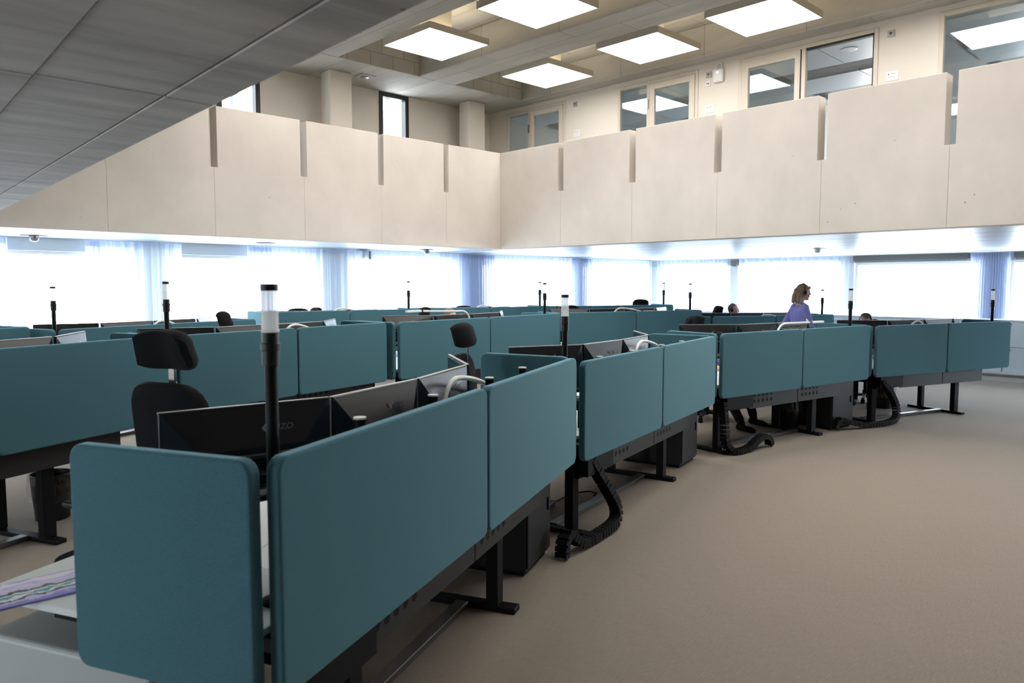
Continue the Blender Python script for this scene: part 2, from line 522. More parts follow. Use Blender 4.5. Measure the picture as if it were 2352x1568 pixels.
parapet('right', [-3.05, -1.65, -.25, 1.17, 2.565, 3.935, 5.32, 6.71, 8.11], Y0, YP + .2, .055, 'y')

# near gallery over the camera: soffit of cast bays, 3 degrees off the grid
def ex(y): return 1.0 + .0515 * (y - 1.0)
sl = MB(); sl.prism([(X0, Y0), (ex(Y0), Y0), (ex(YP + .2), YP + .2), (X0, YP + .2)], ZC + .012, ZF, 'z')
near = struct('ceiling_near_gallery', sl, 'concrete_soffit')
ys = [Y0, -2.35, .1, 2.55, 5.0, 7.45, YP + .2]
for i in range(len(ys) - 1):
    a, b_ = ys[i] + .004, ys[i + 1] - .004
    cols = [(0, -.155), (-.163, -.52), (-.525, -1.75), (-1.755, -2.98), (-2.985, -5.2)]
    for c0, c1 in cols:
        poly = [(ex(a) + c1, a), (ex(a) + c0, a), (ex(b_) + c0, b_), (ex(b_) + c1, b_)]
        poly = [(max(px_, X0), py_) for px_, py_ in poly]
        dz = 0 if c0 != -.163 else .004
        obj('soffit_panel', MB().prism(poly, ZC + dz, ZC + .02, 'z'), 'concrete_soffit', near)
pp = MB(); pp.prism([(ex(Y0) - .2, Y0), (ex(Y0), Y0), (ex(YP) , YP), (ex(YP) - .2, YP)], ZF, ZT, 'z')
struct('wall_parapet_near', pp, 'concrete_parapet')

# upstairs outer wall with two tall narrow windows ---------------------------------
wl = MB()
op = [(4.82, 5.50), (7.71, 8.34)]
xs = [X0] + [q for p in op for q in p] + [XW + .25]
for i in range(0, len(xs), 2): wl.box(xs[i], xs[i + 1], YW, YW + .22, ZC, 5.7)
for a, b_ in op: wl.box(a, b_, YW, YW + .22, ZC, ZF + .05); wl.box(a, b_, YW, YW + .22, ZS, 5.7)
struct('wall_gallery_left', wl, 'plaster_cream')
for a, b_ in op:
    nwin[0] += 1
    w = struct('window_%d' % nwin[0])
    f = .075
    for bb in ((a, a + f, ZF + .05, ZS), (b_ - f, b_, ZF + .05, ZS), (a + f, b_ - f, ZS - f, ZS), (a + f, b_ - f, ZF + .05, ZF + .05 + f)):
        obj('frame_bar', B(bb[0], bb[1], YW - .02, YW + .1, bb[2], bb[3]), 'frame_black', w)
    obj('pane', B(a + f, b_ - f, YW + .05, YW + .058, ZF + .05 + f, ZS - f), 'window_glass', w)
    obj('post', B(a + f + .30, a + f + .42, YW + .35, YW + .45, ZF, ZS), 'pier_grey', w)

# concrete coffered ceiling -----------------------------------------------------------
cof = [(-.9, .61), (1.45, 2.96), (3.80, 5.31), (6.15, 7.66), (8.42, 10.0)]
CY0, CY1 = -4.2, 10.05
top = struct('ceiling', B(X0, XO, Y0, YW, 5.52, 5.7), 'concrete_ceiling')
bx_ = [X0] + [q for p in cof for q in p] + [XO]
for i in range(0, len(bx_), 2):
    obj('ceiling_beam', B(bx_[i], bx_[i + 1], CY0, CY1, ZS, 5.52).mesh('ceiling_beam', bevel=.012, seg=1), 'concrete_ceiling', top)
obj('ceiling_beam', B(X0, XO, CY1, YW, ZS, 5.52), 'concrete_ceiling', top)
obj('ceiling_beam', B(X0, XO, Y0, CY0, ZS, 5.52), 'concrete_ceiling', top)
for a, b_ in cof:
    obj('coffer_end', B(a + .002, b_ - .002, CY1 - .012, CY1 - .001, ZS + .002, 5.515), 'concrete_coffer', top)

# office wall upstairs with glazed door units -------------------------------------------
ZD = 5.0
units = [(9.24, 10.77), (6.50, 8.06), (3.84, 5.82), (.90, 3.13), (-2.4, -.4)]
ow = MB()
yy = [Y0] + [q for p in sorted(units) for q in p] + [YW]
for i in range(0, len(yy), 2): ow.box(XO, XO + .12, yy[i], yy[i + 1], ZF, ZS + .45)
for a, b_ in units: ow.box(XO, XO + .12, a, b_, ZD, ZS + .45)
struct('wall_office', ow, 'plaster_cream')
def fr(root, name, y0, y1, z0, z1, mat='frame_cream', x0=XO - .012, x1=XO + .06):
    return obj(name, B(x0, x1, y0, y1, z0, z1).mesh(name, bevel=.004, seg=1), mat, root)
for k, (a, b_) in enumerate(units):
    d = struct('door_%d' % (k + 1))
    f = .055
    split = a + (b_ - a) * (.60 if k < 2 else .50)     # leaf on the low-Y side
    fr(d, 'frame_bar', a, a + f, ZF, ZD); fr(d, 'frame_bar', b_ - f, b_, ZF, ZD)
    fr(d, 'frame_bar', a + f, b_ - f, ZD - f, ZD); fr(d, 'frame_bar', split - f / 2, split + f / 2, ZF, ZD - f)
    g = obj('pane', B(XO + .02, XO + .028, split + f / 2, b_ - f, ZF + .1, ZD - f), 'partition_glass', d)
    if k == 2:
        # dark-edged clear opening beside a wide light frame
        fr(d, 'frame_bar', split + .03, split + .05, ZF, ZD - f, 'frame_black', XO - .014, XO + .05)
        fr(d, 'frame_bar', a + f, a + f + .02, ZF, ZD - f, 'frame_black', XO + .0, XO + .05)
        fr(d, 'frame_bar', a + f, split - f / 2, ZD - f - .03, ZD - f, 'frame_black', XO, XO + .05)
        obj('leaf_stile', B(XO - .01, XO + .035, split + f / 2, split + f / 2 + .10, ZF + .01, ZD - f), 'frame_cream', d)
        obj('leaf_stile', B(XO - .01, XO + .035, b_ - f - .10, b_ - f, ZF + .01, ZD - f), 'frame_cream', d)
        obj('leaf_rail', B(XO - .01, XO + .035, split + f / 2 + .1, b_ - f - .1, ZD - f - .10, ZD - f), 'frame_cream', d)
    else:
        s_ = .10
        y0, y1 = a + f + .004, split - f / 2 - .004
        for q0, q1, u0, u1, nm in ((y0, y0 + s_, ZF + .01, ZD - f - .004, 'leaf_stile'), (y1 - s_, y1, ZF + .01, ZD - f - .004, 'leaf_stile'),
                                   (y0 + s_, y1 - s_, ZD - f - .1, ZD - f - .004, 'leaf_rail'), (y0 + s_, y1 - s_, ZF + .01, ZF + .14, 'leaf_rail')):
            fr(d, nm, q0, q1, u0, u1, 'frame_cream', XO - .02, XO + .03)
        obj('pane', B(XO + .004, XO + .012, y0 + s_, y1 - s_, ZF + .14, ZD - f - .1), 'partition_glass', d)
        hg = MB(); hg.box(XO - .035, XO - .02, split - .012, split + .012, 4.55, 4.70)
        obj('hinge', hg, 'steel_grey', d)
        obj('door_handle', MB().box(XO - .06, XO - .045, y0 + .03, y0 + .15, 3.88, 3.90).box(XO - .06, XO - .02, y0 + .03, y0 + .05, 3.87, 3.91), 'chrome', d)
# rooms behind
of = struct('wall_office_rear', MB().box(XW, XW + .22, Y0, YW, ZF, 3.7).box(XW, XW + .22, Y0, YW, 4.85, 5.7), 'office_wall')
for y in (8.9, 6.2, 3.45, .5):
    struct('wall_office_partition', B(XO + .12, XW, y - .05, y + .05, ZF, ZS + .3), 'office_wall')
oc = struct('ceiling_office', B(XO + .12, XW, Y0, YW, 5.30, 5.7), 'concrete_ceiling')
for x in (10.75, 12.25, 13.75):
    for y0_, y1_ in ((-5.8, .4), (.6, 3.35), (3.55, 6.1), (6.3, 8.8), (9.0, 11.2)):
        n_ = 2
        for q in range(n_):
            h0 = y0_ + (y1_ - y0_) * q / n_ + .006; h1 = y0_ + (y1_ - y0_) * (q + 1) / n_ - .006
            obj('ceiling_sail', B(x, x + .95, h0, h1, 5.02, 5.06).mesh('ceiling_sail'), 'office_ceiling', oc)
portal('daylight_portal', (XW + .3, 3.0, 4.28), (math.radians(-90), 0, math.radians(-90)), 17, 1.2)
portal('daylight_portal', (8.02, YW + .3, 4.0), (math.radians(-90), 0, 0), .65, 2.1)
portal('daylight_portal', (5.16, YW + .3, 4.0), (math.radians(-90), 0, 0), .7, 2.1)

# square columns on the left gallery
for nm, x, lab in (('gallery_column', 6.38, 'a'), ('gallery_column', 9.27, 'b'), ('gallery_column', 3.49, 'c')):
    struct('column', B(x, x + .40, 10.67, 10.95, ZF, ZS).mesh('column', bevel=.01, seg=1), 'column_cream')

# suspended metal ceiling under the galleries ------------------------------------------
lc = struct('ceiling_lower', MB().box(X0, XW, YP + .2, YW, 2.40, 2.5).box(XP + .2, XW, Y0, YP + .2, 2.40, 2.5), 'ceiling_void')
n_ = 0
x = X0
while x < XP - .1:
    x1 = min(x + 1.35, XP)
    for y0_, y1_ in ((YP + .21, 10.50), (10.51, YW - .005)):
        obj('ceiling_panel', B(x + .004, x1 - .004, y0_, y1_, ZC, ZC + .03), 'ceiling_metal', lc)
    x = x1
xs = [XP + .21, 10.15, 11.1, 12.05, 13.0, 13.95, 14.9, XW - .005]
ysr = [-6, -3.2, -.4, 2.0, 4.4, 6.8, 9.2, 11.275]
for i in range(len(xs) - 1):
    for j in range(len(ysr) - 1):
        obj('ceiling_panel', B(xs[i] + .012, xs[i + 1] - .012, ysr[j] + .004, ysr[j + 1] - .004, ZC + .0, ZC + .03), 'ceiling_metal', lc)
struct('trim_1', B(X0, XP + .2, YP + .195, YP + .21, ZC, 2.42), 'ceiling_metal')

# square luminaires hung in the coffers ---------------------------------------------------
lum_pos = []
for cx_ in (6.71, 8.96):
    for cy_ in (8.41, 6.46, 4.72, 2.77, .82): lum_pos.append((cx_, cy_))
for cy_ in (8.41, 6.46, 4.72, 2.77, .82): lum_pos.append((4.55, cy_))
frame_me = diff_me = up_me = stem_me = None
for cx_, cy_ in lum_pos:
    _c = {8.96: 'coffer along the office wall', 6.71: 'next coffer from the office wall', 4.55: 'third coffer from the office wall'}[cx_]
    _o = ['first', 'second', 'third', 'fourth', 'fifth'][[8.41, 6.46, 4.72, 2.77, .82].index(cy_)]
    t = thing('ceiling_luminaire', 'glowing square luminaire, %s from the column side, in the %s' % (_o, _c), 'ceiling light', (cx_, cy_, 5.0), 0, 'square luminaires in the coffers')
    h = .52
    if frame_me is None:
        fm = MB()
        for a in (-1, 1):
            fm.box(-h, h, a * h - (.012 if a > 0 else 0), a * h + (.012 if a < 0 else 0), 0, .085)
            fm.box(a * h - (.012 if a > 0 else 0), a * h + (.012 if a < 0 else 0), -h + .012, h - .012, 0, .085)
        fm.box(-h + .012, h - .012, -h + .012, h - .012, .045, .07)
        frame_me = fm.mesh('frame'); diff_me = B(-h + .012, h - .012, -h + .012, h - .012, .003, .012).mesh('diffuser')
        up_me = B(-.36, .36, -.36, .36, .0705, .078).mesh('upper_diffuser'); stem_me = MB().box(-.16, .16, -.16, .16, .078, .52).mesh('mounting_box', bevel=.02)
    obj('frame', frame_me, 'luminaire_beige', t); obj('diffuser', diff_me, 'luminaire_glow', t)
    obj('upper_diffuser', up_me, 'luminaire_up', t); obj('mounting_box', stem_me, 'luminaire_beige', t)

# ------------------------------------------------------------------ workstations
plain('monitor_black', (.009, .009, .012), .25, spec=.55)

def local(L, ang, x, y, z=0):
    c, s = math.cos(ang), math.sin(ang)
    return Vector((L[0] + c * x - s * y, L[1] + s * x + c * y, z))

def screen_mesh(w, h, t, r=.045):
    """upholstered screen: rounded outline, soft edges; x 0..w, y 0..t, z 0..h"""
    mb = MB().prism(rnd_rect(w, h, r), 0, t, 'y')
    me = bpy.data.meshes.new('privacy_screen'); me.from_pydata(mb.v, [], mb.f)
    bm = bmesh.new(); bm.from_mesh(me)
    bmesh.ops.recalc_face_normals(bm, faces=bm.faces)
    es = [e for e in bm.edges if abs(e.verts[0].co.y - e.verts[1].co.y) < 1e-6]
    bmesh.ops.bevel(bm, geom=es, offset=.010, segments=3, profile=.5, affect='EDGES', clamp_overlap=True)
    bm.to_mesh(me); bm.free()
    return me

def text_mesh(s_, size):
    cu = bpy.data.curves.new('letters', 'FONT'); cu.body = s_; cu.size = size; cu.extrude = .0008
    cu.align_x = 'LEFT'
    o = bpy.data.objects.new('letters', cu); COL.objects.link(o)
    bpy.context.view_layer.update()
    me = bpy.data.meshes.new_from_object(o.evaluated_get(bpy.context.evaluated_depsgraph_get()))
    bpy.data.objects.remove(o)
    return me

# logo: folded-arrow emblem and the four letters, lying in the monitor's back plane
_lt = text_mesh('EIZO', .034)
LOGO = MB()
for p_ in _lt.polygons:
    LOGO.add([(_lt.vertices[i].co.x, 0, _lt.vertices[i].co.y) for i in p_.vertices], [tuple(range(len(p_.vertices)))])
em = [(-.044, .012), (-.022, .038), (-.022, .024), (-.030, .012), (-.022, .0), (-.022, -.014)]
LOGO.prism([(x_, z_) for x_, z_ in em], -.0006, .0006, 'y')
LOGO_ME = LOGO.mesh('logo')

MW, MH = .615, .365
def monitor_parts():
    p = {}
    p['housing'] = MB().box(-MW / 2, MW / 2, -.006, .012, 0, MH).mesh('housing', bevel=.003, seg=1)
    p['screen'] = MB().box(-MW / 2 + .012, MW / 2 - .012, .0122, .0135, .016, MH - .012).mesh('screen')
    b_ = MB()
    o_ = MW / 2 - .004
    b_.add([(-o_, -.006, MH - .004), (o_, -.006, MH - .004), (o_, -.006, .02), (-o_, -.006, .02),
            (-.19, -.052, MH - .15), (.19, -.052, MH - .15), (.19, -.052, .06), (-.19, -.052, .06)],
           [(0, 1, 5, 4), (1, 2, 6, 5), (2, 3, 7, 6), (3, 0, 4, 7), (4, 5, 6, 7), (3, 2, 1, 0)])
    p['back_shell'] = b_.mesh('back_shell', bevel=.002, seg=1)
    p['vent_ledge'] = MB().box(-.18, .18, -.075, -.05, .175, .195).mesh('vent_ledge', bevel=.004, seg=1)
    p['bracket'] = MB().box(-.05, .05, -.075, -.05, .07, .17).box(-.02, .02, -.15, -.07, .10, .14).mesh('bracket', bevel=.004, seg=1)
    p['top_edge'] = MB().box(-MW / 2, MW / 2, -.004, .010, MH, MH + .0025).mesh('top_edge')
    return p
MON = monitor_parts()
MON_MAT = {'housing': 'monitor_black', 'screen': 'screen_glass', 'back_shell': 'monitor_black', 'vent_ledge': 'tray_grey', 'bracket': 'black_metal', 'top_edge': 'bezel_silver'}
def monitor(loc, ang, label, logo=True):
    t = thing('monitor', label, 'monitor', loc, ang, 'monitors on the desks')
    for k in MON: obj(k, MON[k], MON_MAT[k], t)
    if logo:
        lg = obj('logo', LOGO_ME, 'silver_plastic', t)
        lg.location = (.075, -.0352, MH - .095)
        lg.rotation_euler = (math.atan2(.046, .146), 0, 0)
        lg['label'] = 'raised maker logo and emblem'
    return t

def signal_light(loc, z0, ztop, label):
    t = thing('signal_light', label, 'signal light', (loc[0], loc[1], z0), 0, 'signal light poles on the desks')
    H = ztop - z0
    obj('pole', MB().lathe([(.045, 0), (.045, .012), (.0195, .02), (.0195, H - .245), (.018, H - .24)], 20).mesh('pole', smooth=True), 'black_metal', t)
    obj('collar', MB().lathe([(.0195, H - .245), (.0265, H - .243), (.0265, H - .20), (.029, H - .198), (.029, H - .178), (.0255, H - .176), (.0255, H - .145)], 24).mesh('collar', smooth=True), 'black_plastic', t)
    obj('lens', MB().lathe([(.0245, H - .145), (.027, H - .143), (.027, H - .138), (.0250, H - .136), (.0250, H - .086), (.0262, H - .084), (.0262, H - .080)], 24).mesh('lens', smooth=True), 'lens_frost', t)
    obj('lens', MB().lathe([(.0262, H - .080), (.0262, H - .076), (.0248, H - .074), (.0248, H - .020)], 24).mesh('lens', smooth=True), 'lens_frost', t)
    obj('cap', MB().lathe([(.0262, H - .020), (.0262, H - .002), (.024, H)], 24).mesh('cap', smooth=True), 'black_plastic', t)
    return t

def desk_lamp(L, ang, x, y, zd, zt, label, dirn=1, reach=.62, rise=.02, drop=.03):
    o = local(L, ang, x, y, zd)
    t = thing('desk_lamp', label, 'lamp', o, ang, 'white gooseneck desk lamps')
    H = zt - zd + rise
    obj('base', MB().lathe([(.027, 0), (.027, .02), (.02, .03), (.014, .06)], 20).mesh('base', smooth=True), 'white_metal', t)
    pts = [(0, 0, .05), (0, 0, H - .16)]
    for i in range(1, 10):
        a = math.radians(90 * i / 9)
        pts.append((dirn * .15 * (1 - math.cos(a)), 0, H - .16 + .15 * math.sin(a)))
    for i in range(1, 8):
        u = i / 7
        pts.append((dirn * (.15 + (reach - .15) * u), 0, H - .01 - drop * u ** 1.6))
    obj('arm', MB().tube(pts, .0125, 10).mesh('arm', smooth=True), 'white_metal', t)
    hx = dirn * (reach + .14); hz = H - .01 - drop
    obj('joint', MB().box(min(dirn * (reach - .01), dirn * (reach + .03)), max(dirn * (reach - .01), dirn * (reach + .03)), -.014, .014, hz - .012, hz + .014).mesh('joint'), 'black_plastic', t)
    obj('lamp_head', MB().box(hx - .115, hx + .115, -.022, .022, hz - .012, hz + .014).mesh('lamp_head', bevel=.006), 'white_metal', t)
    return t

def chain_mesh(path, w=.075, h=.055, step=.034):
    pts = [Vector(p) for p in path]
    # Catmull-Rom resample
    dense = []
    for i in range(len(pts) - 1):
        p0 = pts[max(i - 1, 0)]; p1 = pts[i]; p2 = pts[i + 1]; p3 = pts[min(i + 2, len(pts) - 1)]
        for k in range(24):
            t_ = k / 24
            dense.append(.5 * ((2 * p1) + (p2 - p0) * t_ + (2 * p0 - 5 * p1 + 4 * p2 - p3) * t_ ** 2 + (3 * p1 - p0 - 3 * p2 + p3) * t_ ** 3))
    dense.append(pts[-1])
    mb = MB(); acc = 0; last = dense[0]
    for i in range(1, len(dense)):
        acc += (dense[i] - dense[i - 1]).length
        if acc >= step:
            acc = 0
            t_ = (dense[i] - last).normalized(); last = dense[i]
            s_ = Vector((0, 1, 0)); s_ = (s_ - t_ * s_.dot(t_)).normalized(); n_ = t_.cross(s_)
            c_ = dense[i]
            mb.obox(c_, t_ * step * .40, s_ * w * .40, n_ * h * .40)
            mb.obox(c_ + s_ * w * .46, t_ * step * .46, s_ * w * .07, n_ * h * .5)
            mb.obox(c_ - s_ * w * .46, t_ * step * .46, s_ * w * .07, n_ * h * .5)
    return mb.mesh('cable_chain')

def round_slab(x0, x1, y0, y1, z0, z1, r=.05):
    pts = [(x0 + a, y0 + c) for a, c in rnd_rect(x1 - x0, y1 - y0, r, 5)]
    return MB().prism(pts, z0, z1, 'z')

DESKS = {}
_n = 14
HOLE = MB().add([(.021 * math.cos(2 * math.pi * k / _n), 0, .021 * math.sin(2 * math.pi * k / _n)) for k in range(_n)], [tuple(range(_n))]).mesh('vent_hole')
def workstation(key, L, ang_deg, w, zt, hp, where, pole=None, depth=1.12, mon_dz=.03, chain=None, cabinet=True, lamp=None, nm=4, paper=True, holes=True, pole_x=None, left_tilt=0, right_tilt=0):
    ang = math.radians(ang_deg)
    zd = zt - .525
    d = thing('office_desk', 'black height-adjustable desk with teal screens, ' + where.replace('on ', '', 1), 'desk', (L[0], L[1], 0), ang, 'screened control-room desks')
    DESKS[key] = (L, ang, w, zt, zd)
    sw = w / 2 - .008
    me = screen_mesh(sw, hp, .045)
    for i in range(2):
        s = obj('privacy_screen', me, 'teal_cloth', d); s.location = (i * (w / 2 + .008), -.0225, zt - hp)
    sd = screen_mesh(.64, hp, .045)
    for i, tl in ((0, left_tilt), (1, right_tilt)):
        s = obj('side_screen', sd, 'teal_cloth', d)
        s.location = (-.006 if i == 0 else w + .051, .03, zt - hp)
        s.rotation_euler = (0, 0, math.radians(90 + tl))
    # worktop: light laminate on a dark carrier
    top = obj('worktop', round_slab(.0, w, .12, depth, zd - .026, zd, .04).mesh('worktop', bevel=.003, seg=1), 'worktop_white', d)
    obj('carrier', B(.06, w - .06, .16, min(depth - .12, .9), zd - .075, zd - .0265).mesh('carrier'), 'black_metal', d)
    obj('monitor_beam', MB().box(.40, w - .35, .18, .25, zd + .13, zd + .20).box(.42, .47, .185, .245, zd, zd + .13).box(w - .42, w - .37, .185, .245, zd, zd + .13).mesh('monitor_beam', bevel=.004, seg=1), 'black_metal', d)
    for q in (.03, w / 2 - .035, w - .10):
        obj('screen_bracket', B(q, q + .07, .023, .12, zd - .06, zd - .027), 'black_metal', d)
    # frame
    xa, xb = (.13, 1.78) if key == 'T1' else (.58, 1.96) if key == 'S1' else (.17, min(1.86, w - .86))
    for x in (xa, xb):
        obj('leg', MB().box(x - .043, x + .043, .125, .19, .03, zd - .075).mesh('leg', bevel=.006), 'black_metal', d)
        obj('leg', MB().box(x - .035, x + .035, .60, .66, .03, zd - .075).mesh('leg', bevel=.006), 'black_metal', d)
        obj('foot', MB().box(x - .04, x + .04, .03, .80, .0, .03).mesh('foot', bevel=.006), 'black_metal', d)
    obj('floor_rail', B(xa + .04, xb - .04, .29, .36, .004, .036).mesh('floor_rail', bevel=.003, seg=1), 'rail_steel', d)
    cz = zd - .30 if key == 'T1' else zd - .135
    obj('cross_beam', B(xa + .035, xb - .035, .61, .65, cz, cz + .055).mesh('cross_beam'), 'black_metal', d)
    # cable tray with perforated covers
    tz0, tz1 = zt - hp - .165, zd - .08
    tr = obj('cable_tray', MB().box(.14, w - .42, .085, .123, tz0 + .01, tz1).box(.14, .55, .02, .085, tz0 + .03, tz1).mesh('cable_tray', bevel=.003, seg=1), 'black_metal', d)
    cw = (w - .42 - .56) / 2
    for i in range(2):
        c0 = .56 + i * cw
        cv = obj('tray_cover', B(c0 + .004, c0 + cw - .004, .075, .0848, tz0, tz1).mesh('tray_cover', bevel=.002, seg=1), 'tray_grey', d)
        if holes:
            for r_ in range(2):
                for q in range(5):
                    h_ = obj('vent_hole', HOLE, 'rubber', cv); h_.location = (c0 + .08 + q * .07, .0745, tz0 + .075 + r_ * .062)
    # monitors in an arc with posts
    c = w / 2 + .04
    arc = [((-1.14, .75), (-.61, .41)), ((-.61, .41), (.02, .36)), ((.02, .36), (.65, .39)), ((.70, .41), (1.13, .71))]
    names = ['first', 'second', 'third', 'fourth']
    if pole != 'L': names = names[:nm][::-1]
    anchor = 'signal pole' if pole else 'neighbouring desk'
    mz = zt + mon_dz - MH
    for i in range(nm):
        (ax, ay), (bx, by) = arc[i]
        mid = local(L, ang, c + (ax + bx) / 2, (ay + by) / 2, mz)
        monitor(mid, ang + math.atan2(by - ay, bx - ax), 'black monitor, %s from the %s, %s' % (names[i], anchor, where), logo=True)
    for px_ in (-.68, -.07, .60, 1.12):
        if c + px_ > w - .15: continue
        p = obj('monitor_post', MB().lathe([(.022, zd + .20), (.022, zt - .047)], 16, (c + px_, .235, 0)).mesh('monitor_post', smooth=True), 'black_metal', d)
        obj('post_cap', MB().lathe([(.0245, zt - .047), (.0245, zt - .040)], 16, (c + px_, .235, 0)).mesh('post_cap'), 'white_metal', p)
    if pole:
        pxx = pole_x if pole_x is not None else (.14 if pole == 'L' else w - .06)
        signal_light(local(L, ang, pxx, .2), zd, zt + (.455 if key == 'S1' else .425), 'black signal pole with clear lenses, ' + where)
    if chain:
        obj('cable_chain', chain_mesh(chain), 'rubber', d)
    if cabinet:
        cb = thing('computer_cabinet', 'dark grey cabinet under the worktop, ' + where.replace('on ', 'of ', 1), 'cabinet', local(L, ang, w - .27, .44), ang, 'dark cabinets under the desks')
        obj('body', B(-.22, .22, -.30, .30, .03, zd - .12).mesh('body', bevel=.006), 'cabinet_dark', cb)
        obj('plinth', B(-.20, .20, -.28, .28, 0, .03), 'black_metal', cb)
        obj('door', B(-.21, .21, -.312, -.3005, .05, zd - .14).mesh('door', bevel=.003), 'cabinet_dark', cb)
        obj('handle', B(.15, .165, -.320, -.312, .30, .38).mesh('handle'), 'black_metal', cb)
    if lamp:
        lx, ld, lr, lrise, ldrop = lamp
        desk_lamp(L, ang, lx, .282, zd, zt, 'white gooseneck lamp ' + where, ld, lr, lrise, ldrop)
    if paper:
        pz = zd
        pc = local(L, ang, w - .30, .72, pz)
        pt = obj('paper_sheet', MB().box(-.105, .105, -.148, .148, .0005, .006).mesh('paper_sheet'), 'white_paper', None, pc, ang + .2)
        tag(pt, 'white paper lying ' + where, 'paper', 'paper on the desks')
        kb = thing('keyboard', 'dark keyboard ' + where, 'keyboard', local(L, ang, w / 2 + .05, .57 if key == 'S3' else .85, zd), ang, 'keyboards on the desks')
        obj('case', B(-.22, .22, -.07, .07, .0005, .02).mesh('case', bevel=.004), 'black_plastic', kb)
        km = MB()
        for r_ in range(5):
            for q in range(15): km.box(-.21 + q * .028, -.21 + q * .028 + .024, -.06 + r_ * .024, -.06 + r_ * .024 + .02, .0205, .026)
        obj('keys', km, 'tray_grey', kb)
    return d

CH_A = [(.20, .06, .56), (.26, .05, .48), (.40, .0, .28), (.48, -.03, .14), (.42, -.05, .055), (.20, -.05, .035), (-.05, -.04, .04), (-.16, -.03, .10), (-.22, -.02, .15), (-.28, -.02, .10), (-.29, -.02, .03)]
CH_B = [(.10, .05, .55), (.12, .04, .35), (.13, .02, .12), (.22, -.02, .035), (.42, -.02, .04), (.58, -.01, .10), (.70, -.0, .13), (.80, .01, .09), (.84, .02, .03)]
CH_C = [(.16, .04, .54), (.30, .02, .40), (.40, .0, .22), (.36, -.03, .07), (.15, -.05, .035), (-.20, -.05, .04), (-.45, -.04, .09), (-.60, -.03, .13), (-.68, -.03, .04)]

W_ = {'S1': 'on the desk with the magazine', 'S2': 'on the aisle desk beside the magazine desk', 'S3': 'on the aisle desk above the shoe',
      'S4': 'on the aisle desk nearest the drawers', 'T1': 'on the middle-row desk hiding the bin', 'T2': 'on the middle-row desk next past the bin',
      'T3': 'on the middle-row desk with the outstretched lamp', 'T4': 'on the middle-row desk beside the seated man', 'T5': 'on the desk where the bespectacled man sits',
      'R0': 'on the window-row desk by the first curtain', 'R1': 'on the window-row desk facing the bare pane', 'R2': 'on the window-row desk with two chairs',
      'R3': 'on the window-row desk before the pleated curtain', 'R4': 'on the window-row desk with the blue-grey headrest'}
workstation('S1', (.90, 1.83), 25.3, 2.89, 1.245, .66, W_['S1'], 'L', mon_dz=.015, lamp=(1.62, 1, .68, -.0, .13), depth=1.15, pole_x=.26, right_tilt=-8)
workstation('S2', (3.66, 3.12), 13.8, 2.80, 1.205, .655, W_['S2'], 'L', mon_dz=.035, lamp=(1.55, 1, .62, .02, .10), chain=CH_A)
workstation('S3', (6.53, 3.80), -8.8, 2.65, 1.22, .64, W_['S3'], 'R', mon_dz=.045, lamp=(1.28, 1, .62, .05, .0), chain=CH_B)
workstation('S4', (9.31, 3.37), -18.0, 2.62, 1.205, .62, W_['S4'], 'R', mon_dz=.03, lamp=(1.28, -1, .32, .03, .10), chain=CH_C, cabinet=False, holes=False)
workstation('T1', (-.384, 4.775), 23.5, 2.72, 1.315, .645, W_['T1'], None, lamp=None, cabinet=False, mon_dz=.02, holes=False)
workstation('T2', (2.23, 6.10), 13.3, 2.43, 1.295, .63, W_['T2'], 'L', lamp=(1.30, 1, .45, .02, .10), mon_dz=.02, pole_x=.05)
workstation('T3', (4.75, 6.64), 8.7, 3.12, 1.29, .625, W_['T3'], 'R', lamp=(1.52, -1, .86, .085, -.02), mon_dz=.03)
workstation('T4', (8.11, 7.29), -15.9, 2.64, 1.285, .63, W_['T4'], 'R', lamp=(1.10, 1, .55, .05, .06), mon_dz=.03, holes=False)
workstation('T5', (10.70, 6.38), -23.9, 2.44, 1.18, .62, W_['T5'], 'R', lamp=(1.10, 1, .5, .01, .05), mon_dz=.03, holes=False)
workstation('R0', (-.763, 7.59), 22.0, 2.68, 1.28, .64, W_['R0'], None, depth=.95, cabinet=False, paper=False, holes=False)
workstation('R1', (1.96, 8.46), 18.7, 2.56, 1.25, .64, W_['R1'], 'L', depth=.95, lamp=(1.25, 1, .4, .03, .09), paper=False, pole_x=.08, mon_dz=.02, cabinet=False, holes=False)
workstation('R2', (4.73, 9.59), -4.7, 2.39, 1.318, .64, W_['R2'], 'R', depth=.72, lamp=(1.05, 1, .5, .03, .06), cabinet=False, paper=False, nm=3, mon_dz=-.01, holes=False)
workstation('R3', (7.23, 9.43), -7.9, 2.55, 1.315, .64, W_['R3'], 'R', depth=.88, lamp=(1.15, 1, .5, .03, .06), cabinet=False, paper=False, nm=3, mon_dz=-.01, holes=False)
workstation('R4', (9.87, 8.98), -13.3, 2.72, 1.30, .64, W_['R4'], 'R', depth=.92, cabinet=False, paper=False, nm=3, mon_dz=-.01, holes=False)

